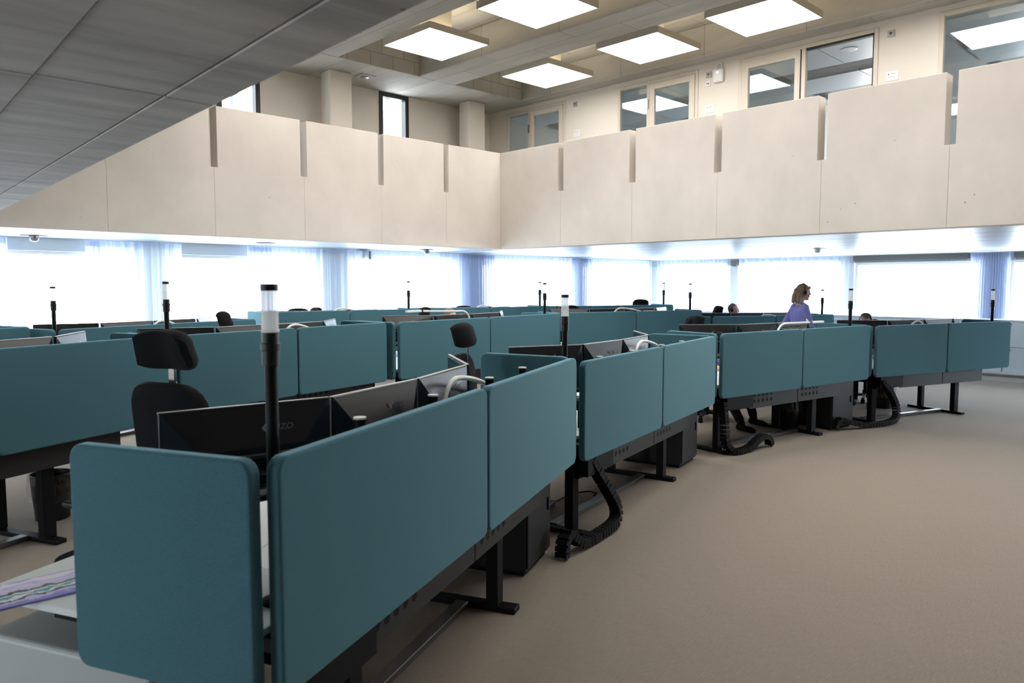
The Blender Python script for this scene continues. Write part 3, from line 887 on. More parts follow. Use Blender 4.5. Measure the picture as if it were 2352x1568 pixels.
# things on and by the magazine desk ------------------------------------------------
L1, A1, w1, zt1, zd1 = DESKS['S1']
pd = thing('drawer_pedestal', 'light grey drawer pedestal under the end of the magazine desk', 'pedestal', local(L1, A1, .23, .80), A1)
obj('body', B(-.235, .235, -.36, .33, .03, .585).mesh('body', bevel=.015, seg=3), 'pedestal_grey', pd)
for k in range(3):
    dr = obj('drawer', B(-.225, .225, .331, .35, .05 + k * .178, .05 + k * .178 + .17).mesh('drawer', bevel=.004), 'pedestal_grey', pd)
    obj('handle', B(-.06, .06, .351, .362, .05 + k * .178 + .12, .05 + k * .178 + .132), 'steel_grey', dr)
for a_ in (-.19, .19):
    for b_ in (-.31, .28): obj('castor', MB().lathe([(.02, 0), (.022, .004), (.022, .03)], 12, (a_, b_, 0)), 'rubber', pd)
mg = obj('magazine', MB().prism([(-.115, -.155), (.105, -.165), (.115, .15), (-.105, .16)], .001, .007, 'z').mesh('magazine'), 'magazine_print', None, local(L1, A1, .10, .96, zd1), A1 + math.radians(64))
tag(mg, 'lilac and teal printed magazine lying at the desk end', 'magazine')
ph = thing('telephone', 'black desk telephone with coiled cord behind the screen end', 'telephone', local(L1, A1, .56, .98, zd1), A1 + .3)
obj('body', MB().prism([(-.10, 0.001), (.10, .001), (.10, .055), (-.10, .02)], -.09, .09, 'y').mesh('body', bevel=.006), 'black_plastic', ph)
obj('handset', MB().box(-.10, .10, -.085, -.04, .058, .085).mesh('handset', bevel=.012, seg=3), 'black_plastic', ph)
cp = []
for i in range(221):
    u = i / 220
    a = math.radians(200 * u + 80)
    cx_, cy_ = -.13 + .085 * math.cos(a), .065 * math.sin(a) + .02
    b_ = 2 * math.pi * 34 * u
    cp.append((cx_ + .007 * math.cos(b_) * math.cos(a), cy_ + .007 * math.cos(b_) * math.sin(a), .010 + .007 * math.sin(b_)))
obj('coiled_cord', MB().tube(cp, .0026, 6).mesh('coiled_cord', smooth=True), 'rubber', ph)
for i, (x_, y_, r_) in enumerate(((.78, .68, .1), (.62, .44, -.05))):
    o = obj('paper_sheet', MB().box(-.15, .15, -.105, .105, .0005, .004).mesh('paper_sheet'), 'white_paper', None, local(L1, A1, x_, y_, zd1), A1 + r_)
    tag(o, ('white paper sheet beside the monitor foot on the magazine desk', 'white paper sheet close behind the screen gap of the magazine desk')[i], 'paper', 'paper on the desks')
ms = obj('computer_mouse', MB().lathe([(.010, .001), (.030, .004), (.034, .014), (.028, .028), (.012, .036)], 16).mesh('computer_mouse', smooth=True), 'tray_grey', None, local(L1, A1, .50, .28, zd1), A1)
ms.scale = (1, 1.7, 1)
tag(ms, 'grey computer mouse behind the gap between the screens', 'mouse')

# waste bins with clear bags -----------------------------------------------------------
def bin_(key, x, y, label):
    L, A = DESKS[key][:2]
    t = thing('waste_bin', label, 'waste bin', local(L, A, x, y), A, 'black bins with clear bags')
    obj('bucket', MB().lathe([(.105, 0), (.11, .004), (.135, .33), (.138, .335), (.130, .335), (.105, .02)], 24).mesh('bucket', smooth=True), 'black_plastic', t)
    random.seed(hash(key) % 7)
    vs = []; n = 28
    for k, (r, z) in enumerate(((.139, .338), (.145, .325), (.150, .27), (.152, .20), (.149, .15))):
        for i in range(n):
            a = 2 * math.pi * i / n
            rr = r + random.uniform(-.006, .008) * (k > 0)
            vs.append((rr * math.cos(a), rr * math.sin(a), z + random.uniform(-.012, .012) * (k > 1)))
    fs = [(k * n + i, k * n + (i + 1) % n, (k + 1) * n + (i + 1) % n, (k + 1) * n + i) for k in range(4) for i in range(n)]
    obj('bin_bag', MB().add(vs, fs), 'bag_clear', t)
bin_('S3', 1.985, .58, 'black waste bin with clear bag under the shoe desk')
bin_('S4', 1.30, .86, 'black waste bin with clear bag under the row-end desk')
bin_('T1', 2.14, .60, 'black waste bin with clear bag behind the legs of the middle-row desk')

# foot switch and its wire under the second aisle desk
L2, A2, w2, zt2, zd2 = DESKS['S2']
fs_ = thing('foot_pedal', 'black foot pedal with wire on the carpet under the chain desk', 'pedal', local(L2, A2, .55, .62), A2)
obj('pedal_plate', MB().prism([(-.11, 0), (.11, 0), (.11, .05), (-.11, .02)], -.07, .07, 'y').mesh('pedal_plate', bevel=.004), 'black_plastic', fs_)
obj('wire', MB().tube([(.1, 0, .012), (.25, -.03, .012), (.40, -.02, .012), (.52, -.06, .012), (.60, -.12, .012), (.58, -.19, .012), (.5, -.21, .012)], .006, 8).mesh('wire', smooth=True), 'rubber', fs_)
# gooseneck microphone seen in the gap before the lamp desk
L3, A3, w3, zt3, zd3 = DESKS['T3']
mc = thing('desk_microphone', 'small black gooseneck microphone seen in the screen gap', 'microphone', local(L3, A3, .16, .55, zd3), A3)
obj('base', B(-.05, .05, -.06, .06, .0005, .03).mesh('base', bevel=.008), 'black_plastic', mc)
obj('stem', MB().tube([(0, 0, .03), (.01, .0, .12), (-.02, 0, .22), (-.06, 0, .28)], .005, 8).mesh('stem', smooth=True), 'steel_grey', mc)
obj('foam_tip', MB().lathe([(.008, -.03), (.018, -.02), (.02, .0), (.016, .02), (.006, .028)], 14, (-.07, 0, .29)).mesh('foam_tip', smooth=True), 'rubber', mc)

# ------------------------------------------------------------------ chairs
def headrest_mesh():
    """wing-shaped head cushion: D section swept along an arc whose ends curl forward (+y)"""
    mb = MB(); n = 17; m_ = 16
    vs = []
    for i in range(n):
        u = -1 + 2 * i / (n - 1)
        a = u * math.radians(46)
        R_ = .225
        cx_, cy_ = R_ * math.sin(a), R_ * (1 - math.cos(a))
        e = (1 - abs(u) ** 3.2) ** .5 if abs(u) < 1 else 0
        e = max(e, .30)
        hz, hy = .100 * (.60 + .40 * e), .060 * e
        for k in range(m_):
            t_ = 2 * math.pi * k / m_
            ct, st_ = math.cos(t_), math.sin(t_)
            sx = math.copysign(abs(ct) ** .7, ct) * hy
            sz = math.copysign(abs(st_) ** .7, st_) * hz
            off = .030 * max(0, st_) ** 2 - .012 * (st_ < 0)      # top leans forward
            vs.append((cx_ - math.sin(a) * (sx + off), cy_ + math.cos(a) * (sx + off), sz))
    fs = [(i * m_ + k, i * m_ + (k + 1) % m_, (i + 1) * m_ + (k + 1) % m_, (i + 1) * m_ + k) for i in range(n - 1) for k in range(m_)]
    fs.append(tuple(reversed(range(m_)))); fs.append(tuple(range((n - 1) * m_, n * m_)))
    mb.add(vs, fs)
    return mb.mesh('headrest', smooth=True)

def cushion(w, d, h, r, zc=0, curve=0):
    """soft slab: rounded rectangle loft, centred at origin, thickness h"""
    mb = MB(); vs = []; prof = [(-.5, .90), (-.38, .98), (0, 1), (.38, .98), (.5, .88)]
    base = [(x - w / 2, y - d / 2) for x, y in rnd_rect(w, d, r, 5)]
    n = len(base)
    for q, sc in prof:
        for x, y in base:
            vs.append((x * sc, y * sc, q * h + curve * (x / w * 2) ** 2))
    fs = [(k * n + i, k * n + (i + 1) % n, (k + 1) * n + (i + 1) % n, (k + 1) * n + i) for k in range(len(prof) - 1) for i in range(n)]
    vs.append((0, 0, -.5 * h)); vs.append((0, 0, .5 * h))
    a, b_ = len(vs) - 2, len(vs) - 1
    o2 = (len(prof) - 1) * n
    for i in range(n): fs.append((a, (i + 1) % n, i)); fs.append((b_, o2 + i, o2 + (i + 1) % n))
    mb.add(vs, fs)
    return mb
CH = {}
def chair_meshes():
    CH['seat'] = cushion(.50, .48, .09, .12, curve=.012).mesh('seat', smooth=True)
    bk = cushion(.46, .62, .075, .14, curve=.035)
    CH['backrest'] = bk.mesh('backrest', smooth=True)
    CH['headrest'] = headrest_mesh()
    st_ = MB()
    for z_ in (-1, 1): st_.tube([(z_ * .055, .0 + (.2 - math.sqrt(.04 - .055 ** 2)) + .048 + .030 * math.sin(a) - .006 * 0, .092 * math.cos(a)) for a in [math.radians(q) for q in range(-40, 41, 10)]], .0018, 6)
    CH['post'] = MB().box(-.019, .019, -.008, .008, -.22, .0).mesh('post', bevel=.003)
    CH['base_arm'] = MB().prism([(0, .10), (.05, .115), (.30, .085), (.30, .065), (.05, .075), (0, .07)], -.022, .022, 'y').mesh('base_arm', bevel=.005)
    CH['castor'] = MB().lathe([(.022, 0), (.03, .006), (.03, .05), (.02, .062)], 14).mesh('castor', smooth=True)
    CH['gas_lift'] = MB().lathe([(.035, .06), (.035, .14), (.026, .145), (.026, .40)], 16).mesh('gas_lift', smooth=True)
    CH['mechanism'] = MB().box(-.10, .10, -.14, .12, -.06, .0).mesh('mechanism', bevel=.01)
    CH['armrest'] = MB().box(-.04, .04, -.12, .12, 0, .03).mesh('armrest', bevel=.012, seg=3)
    CH['arm_post'] = MB().box(-.018, .018, -.03, .03, -.22, 0).mesh('arm_post', bevel=.006)
    CH['back_bar'] = MB().prism([(-.02, .0), (.03, .0), (-.26, -.02 + .0), (-.30, .02)], -.03, .03, 'x').mesh('back_bar')
chair_meshes()
def chair(loc, face, top, label, cloth='chair_cloth', tilt=0, seat_z=.47):
    """loc: point under the headrest (x,y); face: heading of the front in degrees; top: height of the headrest"""
    a = math.radians(face - 90)
    fwd = Vector((math.cos(math.radians(face)), math.sin(math.radians(face)), 0))
    base = Vector((loc[0], loc[1], 0)) + fwd * .22
    t = thing('office_chair', label, 'chair', base, a, 'black task chairs with headrests')
    zs = min(seat_z, max(top - .85, .44))
    s = obj('seat', CH['seat'], cloth, t); s.location = (0, .04, zs - .02)
    bz = top - .17 - .075 - .31
    b_ = obj('backrest', CH['backrest'], cloth, t); b_.location = (0, -.20, bz); b_.rotation_euler = (math.radians(84), 0, 0)
    h = obj('headrest', CH['headrest'], cloth, t); h.location = (0, -.235, top - .092); h.rotation_euler = (math.radians(-8), 0, 0)
    p = obj('headrest_post', CH['post'], 'chrome', t); p.location = (0, -.236, top - .10)
    for k in range(5):
        ar = obj('base_arm', CH['base_arm'], 'black_plastic', t); ar.rotation_euler = (0, 0, math.radians(72 * k + 18))
        c_ = obj('castor', CH['castor'], 'rubber', t); q = math.radians(72 * k + 18); c_.location = (.285 * math.cos(q), .285 * math.sin(q), 0)
    obj('gas_lift', MB().lathe([(.035, .06), (.035, .16), (.024, .165), (.024, zs - .10)], 16).mesh('gas_lift', smooth=True), 'black_metal', t)
    m_ = obj('mechanism', CH['mechanism'], 'black_plastic', t); m_.location = (0, .02, zs - .055)
    obj('back_support', MB().tube([(0, -.08, zs - .08), (0, -.22, zs - .07), (0, -.27, zs + .02), (0, -.265, bz)], .022, 8).mesh('back_support', smooth=True), 'black_plastic', t)
    for sx in (-1, 1):
        q = obj('armrest', CH['armrest'], 'black_plastic', t); q.location = (sx * .29, .0, zs + .21)
        obj('arm_post', MB().tube([(sx * .12, 0, zs - .075), (sx * .27, 0, zs - .07), (sx * .29, 0, zs - .02), (sx * .29, 0, zs + .21)], .018, 8).mesh('arm_post', smooth=True), 'black_plastic', t)
    return t
def face_to(d): return math.degrees(math.atan2(d[1], d[0]))
LEFT = face_to(-CAM_R)
def chair_at(px, py, d, face, label, **kw):
    p = at_d(px, py, d)
    return chair((p.x, p.y), face, p.z, label, **kw)
chair_at(386, 757, 3.55, LEFT + 66, 'large black empty chair with chrome headrest post, behind the magazine-desk monitors')
chair_at(1068, 741, 5.9, LEFT - 10, 'black empty chair seen side-on behind the last monitor of the magazine desk')
chair_at(1592, 725, 9.55, math.degrees(DESKS['S3'][1]) - 90 + 8, 'black chair with ribbed headrest at the aisle desk above the shoe')
chair_at(515, 715, 8.1, LEFT + 20, 'black chair partly hidden by the tall near signal pole')
chair_at(974, 705, 10.75, LEFT + 180, 'dark grey chair of the person behind the outstretched lamp')
chair_at(372, 736, 9.95, LEFT + 90, 'black chair top behind the window-row desk facing the bare pane', seat_z=.39)
chair_at(684, 708, 11.5, LEFT + 110, 'black chair with wide headrest, of two at the window row', seat_z=.40)
chair_at(722, 706, 12.05, LEFT + 178, 'black chair with narrow turned headrest, of two at the window row', seat_z=.40)
chair_at(1066, 702, 13.66, LEFT + 80, 'black chair just topping the screen before the pleated curtain')
chair_at(1306, 701, 12.5, LEFT + 100, 'dark grey chair beside the tall signal pole, at the middle row')
chair_at(1470, 687, 15.6, LEFT + 100, 'blue-grey chair with a tall headrest in the window row')
chair_at(1648, 702, 14.05, LEFT + 178, 'black chair behind the seated bespectacled man')
_p = at_d(1993, 718, 10.85)
_f = math.radians(LEFT + 60)
chair((_p.x - math.cos(_f) * .24, _p.y - math.sin(_f) * .24), LEFT + 60, 1.19, 'black chair of the person wearing a headset at the row end', seat_z=.405)

# ------------------------------------------------------------------ curtains and blinds
def curtain(a, b_, along, label, mat='curtain_sheer', folds=9, amp=.035, ztop=2.275, zbot=.06, group='sheer window curtains', off=.16, seed=1):
    random.seed(seed)
    n = max(24, int(folds * 10)); rows = 5
    ph = [random.uniform(-.5, .5) for _ in range(n + 1)]
    vs = []
    for r_ in range(rows):
        v = r_ / (rows - 1); z = ztop + (zbot - ztop) * v
        for i in range(n + 1):
            u = i / n
            wob = amp * math.sin(2 * math.pi * folds * u + .6 * math.sin(5 * u + seed) + .15 * v * ph[i]) * (.75 + .25 * v) + .012 * math.sin(2 * math.pi * folds * 2.3 * u + seed)
            q = a + (b_ - a) * u + .012 * math.sin(9 * u + 3 * v + seed) * v
            vs.append((q, YW - off + wob, z) if along == 'x' else (XW - off * .55 + wob, q, z))
    W2 = n + 1
    fs = [(r_ * W2 + i, r_ * W2 + i + 1, (r_ + 1) * W2 + i + 1, (r_ + 1) * W2 + i) for r_ in range(rows - 1) for i in range(n)]
    t = thing('curtain', label, 'curtain', (0, 0, 0), 0, group)
    mb = MB().add(vs, fs)
    obj('cloth', mb.mesh('cloth', smooth=True), mat, t)
    tp = [v_ for v_ in vs[:W2]]
    hv = [(p[0], p[1], p[2] - .005) for p in tp] + [(p[0], p[1], p[2] - .075) for p in tp]
    hv = [((p[0], p[1] - .003, p[2]) if along == 'x' else (p[0] - .003, p[1], p[2])) for p in hv]
    obj('header_tape', MB().add(hv, [(i, i + 1, W2 + i + 1, W2 + i) for i in range(n)]).mesh('header_tape', smooth=True), 'curtain_dense', t)
    return t
curtain(1.45, 2.06, 'x', 'bunched pale curtain by the first bare window pane', 'curtain_dense', 7, .04, seed=2)
curtain(2.93, 3.10, 'x', 'narrow bunched curtain fold beside the first bare pane', 'curtain_dense', 3, .035, seed=3)
curtain(3.10, 4.18, 'x', 'loose sheer curtain hanging before the first grey pier', 'curtain_sheer', 8, .03, seed=4)
curtain(5.16, 5.55, 'x', 'bunched blue-white curtain between bare pane and sheer', 'curtain_dense', 6, .04, seed=5)
curtain(5.55, 7.34, 'x', 'wide sheer curtain crossing the second grey pier', 'curtain_sheer', 12, .03, seed=6)
curtain(7.44, 9.30, 'x', 'wide sheer curtain after the dark blind bracket', 'curtain_sheer', 14, .03, seed=7)
curtain(9.32, 10.30, 'x', 'densely pleated pale blue curtain over the third pier', 'curtain_dense', 14, .04, seed=8)
curtain(10.34, 12.62, 'x', 'sheer curtain between the two densely pleated curtains', 'curtain_sheer', 16, .03, seed=9)
curtain(12.65, 13.32, 'x', 'densely pleated curtain near the far room corner', 'curtain_dense', 9, .04, seed=10)
curtain(13.36, 15.70, 'x', 'sheer curtain filling the far corner window', 'curtain_sheer', 16, .03, seed=11)
curtain(9.10, 11.05, 'y', 'sheer curtain on the drawer-side wall next to the corner', 'curtain_sheer', 15, .03, seed=12)
curtain(6.32, 8.80, 'y', 'sheer curtain on the drawer-side wall behind the walking woman', 'curtain_sheer', 15, .03, seed=13)
curtain(3.47, 4.10, 'y', 'gathered grey-white curtain beside the long blind box', 'curtain_dense', 16, .03, seed=14)
def blind(b, label):
    t = thing('roller_blind', label, 'blind', (0, 0, 0), 0, 'roller blind boxes')
    obj('cassette', B(*b).mesh('cassette', bevel=.004), 'blind_box_grey', t)
    x0, x1, y0, y1, z0, z1 = b
    obj('bottom_bar', B(x0 + .03, x1 - .03 if x1 - x0 > .2 else x1 - .03, y0 + .03, y1 - .03, z0 - .012, z0), 'frame_black', t)
blind((XW - .12, XW - .005, 4.14, 6.23, 2.165, 2.275), 'long dark grey roller blind box above the bare drawer-side window')
blind((XW - .12, XW - .005, 8.86, 9.0, 2.12, 2.26), 'short dark blind bracket between two sheer curtains on the drawer-side wall')
blind((XW - .12, XW - .005, 2.4, 3.42, 2.165, 2.275), 'dark blind box end past the gathered curtain')
blind((7.24, 7.42, YW - .12, YW - .005, 2.13, 2.27), 'small dark blind bracket between sheer curtains before the second pier')

# ------------------------------------------------------------------ drawer cabinets along the far wall
tr2 = struct('trim_2', B(15.23, 15.76, -5.5, 10.95, 0, .15), 'plaster_cream')
for i in range(8):
    y = .2 + i * 1.4
    g = obj('vent_grille', B(15.222, 15.231, y, y + .9, .085, .125), 'steel_grey', tr2)
CAB = [None]
for i in range(12):
    y = .95 + i * .82
    _o = ['first', 'second', 'third', 'fourth', 'fifth', 'sixth', 'seventh', 'eighth', 'ninth', 'tenth', 'eleventh', 'twelfth'][11 - i]
    t = thing('drawer_cabinet', 'pale two-drawer cabinet, %s from the room corner, beneath the far windows' % _o, 'cabinet', (15.32, y, .15), 0, 'pale drawer cabinets beneath the windows')
    if CAB[0] is None:
        CAB[0] = (B(.02, .40, .003, .817, 0, .90).mesh('body'), B(0, .4, 0, .82, .90, .925).mesh('top'), B(0, .019, .008, .812, .0, .437).mesh('drawer', bevel=.002), B(-.02, 0, .33, .49, .375, .387).mesh('handle'), B(-.008, 0, .70, .72, .385, .405).mesh('lock'))
    bo, tp, dr, hd, lk = CAB[0]
    obj('body', bo, 'cabinet_white', t); obj('top', tp, 'sill_white', t)
    for k in range(2):
        d_ = obj('drawer', dr, 'cabinet_white', t); d_.location = (0, 0, .005 + k * .447)
        obj('handle', hd, 'white_metal', d_); obj('lock', lk, 'black_plastic', d_)

# ------------------------------------------------------------------ small wall and ceiling fittings
def wall_box(name, y, z, w, h, mat, label, cat, t=.018, group=None, extra=None):
    o = thing(name, label, cat, (XO, y, z), 0, group)
    obj('plate', B(-t, 0, -w / 2, w / 2, -h / 2, h / 2).mesh('plate', bevel=.003), mat, o)
    if extra == 'tri':
        obj('triangle_mark', MB().add([(-t - .001, .022, .018), (-t - .001, -.022, .018), (-t - .001, 0, -.022)], [(0, 1, 2)]), 'print_dark', o)
    if extra == 'lines':
        obj('logo_print', B(-t - .001, -t, .035, .05, .022, .032), 'print_dark', o)
        obj('name_print', B(-t - .001, -t, -.04, .015, .024, .031), 'sign_grey', o)
        obj('name_print', B(-t - .001, -t, -.03, .012, -.012, -.007), 'sign_grey', o)
    if extra == 'socket':
        for q in (-.014, .014): obj('socket_mark', B(-t - .001, -t, q - .007, q + .007, -.012, .012), 'print_dark', o)
    return o
wall_box('call_point', 9.01, 4.89, .085, .085, 'sign_grey', 'grey call button with dark triangle next to the corner office door', 'call button', extra='tri')
wall_box('call_point', 6.32, 4.88, .085, .085, 'sign_grey', 'grey call button with dark triangle beside the white alarm box', 'call button', extra='tri')
wall_box('call_point', 3.69, 4.88, .085, .085, 'sign_grey', 'grey call button with dark triangle next to the dark open doorway', 'call button', extra='tri')
wall_box('name_plate', 8.97, 4.38, .15, .12, 'sign_white', 'white name plate beside the corner office door', 'sign', .008, extra='lines')
wall_box('name_plate', 6.29, 4.37, .15, .12, 'sign_white', 'white name plate below the white alarm box', 'sign', .008, extra='lines')
wall_box('name_plate', 3.66, 4.35, .15, .12, 'sign_white', 'white name plate beside the dark open doorway', 'sign', .008, extra='lines')
wall_box('wall_socket', 6.33, 4.75, .08, .08, 'sign_white', 'white socket plate under a grey call button', 'socket', .01, extra='socket')
ab = thing('alarm_box', 'rounded white alarm box with cable loop on the office wall', 'alarm box', (XO, 6.14, 4.83))
obj('case', B(-.06, 0, -.085, .085, -.10, .10).mesh('case', bevel=.025, seg=3), 'white_metal', ab)
obj('lamp_dot', B(-.064, -.06, -.012, .012, .03, .05), 'luminaire_glow', ab)
obj('cable', MB().tube([(-.02, .03, .095), (-.02, .04, .15), (-.02, .0, .19), (-.02, -.05, .17), (-.02, -.06, .11), (-.02, -.055, .08)], .009, 8).mesh('cable', smooth=True), 'white_metal', ab)
# ceiling speaker and sensors
p = at_z(838, 175, ZS)
sp = thing('ceiling_speaker', 'square grey ceiling speaker in the upper concrete soffit', 'speaker', (p.x, p.y, ZS))
obj('plate', B(-.13, .13, -.13, .13, -.012, 0).mesh('plate'), 'sign_grey', sp)
obj('dome', MB().lathe([(.07, -.012), (.065, -.03), (.03, -.045)], 18).mesh('dome', smooth=True), 'steel_grey', sp)
sens = [(78, 541, 'ceiling sensor on its dark plate above the first curtain', 'sign_grey'), (610, 558, 'dark ceiling sensor plate above the second pier curtain', 'sign_grey'), (980, 573, 'ceiling sensor above the pleated curtain before the parapet corner', 'sign_grey'), (1878, 571, 'white ceiling sensor above the walking woman', 'white_metal')]
for px_, py_, lab, mt_ in sens:
    p = at_z(px_, py_, ZC - .005)
    t = thing('ceiling_sensor', lab, 'sensor', (p.x, p.y, ZC), 0, 'sensors under the lower ceiling')
    obj('plate', MB().lathe([(.15, -.008), (.15, 0)], 4).mesh('plate'), 'tray_grey' if mt_ != 'white_metal' else mt_, t)
    if 'plate above' not in lab or 'its' in lab:
        obj('dome', MB().lathe([(.055, -.008), (.055, -.05), (.035, -.075), (.01, -.08)], 16).mesh('dome', smooth=True), 'steel_grey' if mt_ != 'white_metal' else mt_, t)
# recessed round downlight in the office sail
p = at_z(1950, 113, 5.02)
dl = thing('ceiling_vent', 'round grey vent in the office ceiling sail behind the open doorway', 'vent', (p.x, p.y, 5.02))
obj('ring', MB().lathe([(.10, -.006), (.115, -.004), (.115, 0)], 24).mesh('ring'), 'steel_grey', dl)

# ------------------------------------------------------------------ people
def capsule(mb, a, b_, ra, rb, n=14, flat=1.0, side=None):
    """tapered limb with round ends; flat < 1 squeezes it along 'side'"""
    a = Vector(a); b_ = Vector(b_)
    ax = (b_ - a); Ln = ax.length
    if Ln < 1e-6: ax = Vector((0, 0, 1)); Ln = 1e-6
    ax.normalize()
    ref = Vector(side) if side is not None else (Vector((0, 1, 0)) if abs(ax.y) < .9 else Vector((1, 0, 0)))
    u = (ref - ax * ref.dot(ax)).normalized(); v = ax.cross(u)
    rings = []
    for k in range(1, 5): t_ = math.radians(-90 + 90 * k / 5); rings.append((a + ax * (ra * math.sin(t_)), ra * math.cos(t_)))
    rings.append((a, ra)); rings.append((b_, rb))
    for k in range(1, 5): t_ = math.radians(90 * k / 5); rings.append((b_ + ax * (rb * math.sin(t_)), rb * math.cos(t_)))
    vs = [a - ax * ra]
    for c_, r_ in rings:
        for i in range(n):
            q = 2 * math.pi * i / n
            vs.append(c_ + u * (r_ * flat * math.cos(q)) + v * (r_ * math.sin(q)))
    vs.append(b_ + ax * rb)
    fs = []
    for i in range(n): fs.append((0, 1 + (i + 1) % n, 1 + i))
    for k in range(len(rings) - 1):
        for i in range(n): fs.append((1 + k * n + i, 1 + k * n + (i + 1) % n, 1 + (k + 1) * n + (i + 1) % n, 1 + (k + 1) * n + i))
    e = len(vs) - 1; o_ = 1 + (len(rings) - 1) * n
    for i in range(n): fs.append((e, o_ + i, o_ + (i + 1) % n))
    mb.add(vs, fs)

def ellipsoid(mb, c, r, n=20, m_=14, shape=None):
    vs = []; c = Vector(c)
    for j in range(1, m_):
        t_ = math.pi * j / m_
        for i in range(n):
            q = 2 * math.pi * i / n
            p = Vector((r[0] * math.sin(t_) * math.cos(q), r[1] * math.sin(t_) * math.sin(q), r[2] * math.cos(t_)))
            if shape: p = shape(p)
            vs.append(c + p)
    top = Vector((0, 0, r[2])); bot = Vector((0, 0, -r[2]))
    if shape: top = shape(top); bot = shape(bot)
    vs.append(c + top); vs.append(c + bot)
    fs = [((j) * n + i, (j + 1) * n + i, (j + 1) * n + (i + 1) % n, (j) * n + (i + 1) % n) for j in range(m_ - 2) for i in range(n)]
    a, b_ = len(vs) - 2, len(vs) - 1
    for i in range(n): fs.append((a, i, (i + 1) % n)); fs.append((b_, (m_ - 2) * n + (i + 1) % n, (m_ - 2) * n + i))
    mb.add(vs, fs)

def fuse(mb, name, mat, parent, voxel=.008, smooth=3):
    """join the volumes into one continuous skin"""
    me = mb.mesh(name)
    o = bpy.data.objects.new(name, me); COL.objects.link(o)
    r = o.modifiers.new('r', 'REMESH'); r.mode = 'VOXEL'; r.voxel_size = voxel
    s_ = o.modifiers.new('s', 'SMOOTH'); s_.iterations = smooth; s_.factor = .5
    dg = bpy.context.evaluated_depsgraph_get()
    nm = bpy.data.meshes.new_from_object(o.evaluated_get(dg))
    bpy.data.objects.remove(o)
    for f_ in nm.polygons: f_.use_smooth = True
    nm.name = name
    nm.materials.clear()
    return obj(name, nm, mat, parent)

def hand(mb, wrist, direction, palm_n, side, curl=25):
    """palm and five bent fingers; direction: along the hand, palm_n: palm normal, side: thumb side +-1"""
    d = Vector(direction).normalized(); nrm = Vector(palm_n); nrm = (nrm - d * nrm.dot(d)).normalized(); w_ = d.cross(nrm) * side
    wr = Vector(wrist)
    capsule(mb, wr, wr + d * .075, .026, .036, flat=.45, side=nrm)
    capsule(mb, wr + d * .03 + w_ * .018, wr + d * .08 + w_ * .026, .018, .016, flat=.6, side=nrm)
    capsule(mb, wr + d * .03 - w_ * .018, wr + d * .08 - w_ * .026, .018, .016, flat=.6, side=nrm)
    for k, (off, ln, r_) in enumerate(((.030, .066, .0092), (.010, .075, .0096), (-.011, .070, .0092), (-.031, .054, .0082))):
        p = wr + d * .085 + w_ * off
        dd = d.copy(); a = 0
        for seg in (.45, .32, .23):
            a += math.radians(curl * (.7 if seg == .45 else 1))
            q = p + (d * math.cos(a) + nrm * math.sin(a)) * ln * seg
            capsule(mb, p, q, r_, r_ * .92, n=8); p = q; r_ *= .93
    p = wr + d * .025 + w_ * .03
    for seg, an in ((.035, 40), (.030, 22), (.022, 8)):
        q = p + (d * math.cos(math.radians(an)) + w_ * math.sin(math.radians(an)) + nrm * .25).normalized() * seg
        capsule(mb, p, q, .012, .0105, n=8); p = q

def make_head(mb, c, R):
    """head of height .235 with brow, nose, lips, chin and ears; R: 3x3 orientation; c: centre"""
    def T(v): return Vector(c) + R @ Vector(v)
    tmp = MB()
    def skull(p):
        f = 1 - .22 * max(0, -p.z / .117) ** 1.5          # narrows to the jaw
        return Vector((p.x * f, p.y * (1 - .12 * max(0, -p.z / .117)) + (.006 if p.z < 0 else 0), p.z))
    ellipsoid(tmp, (0, 0, 0), (.076, .096, .117), 24, 18, skull)
    ellipsoid(tmp, (0, .052, -.078), (.038, .035, .032))           # jaw and chin
    ellipsoid(tmp, (0, .080, -.098), (.018, .014, .014))
    capsule(tmp, (0, .090, .012), (0, .108, -.022), .009, .0135, n=10)   # nose
    for s_ in (-1, 1):
        ellipsoid(tmp, (s_ * .010, .101, -.026), (.008, .009, .007), 10, 8)
        capsule(tmp, (s_ * .012, .088, .026), (s_ * .048, .074, .026), .010, .009, n=8)   # brow
        ellipsoid(tmp, (s_ * .040, .072, -.02), (.024, .020, .020), 12, 8)              # cheek
        ellipsoid(tmp, (s_ * .077, -.006, -.004), (.010, .019, .031), 12, 10)            # ear
    capsule(tmp, (-.020, .088, -.053), (.020, .088, -.053), .0065, .0065, n=8)
    capsule(tmp, (-.016, .087, -.064), (.016, .087, -.064), .0075, .0075, n=8)
    mb.add([T(v) for v in tmp.v], tmp.f)

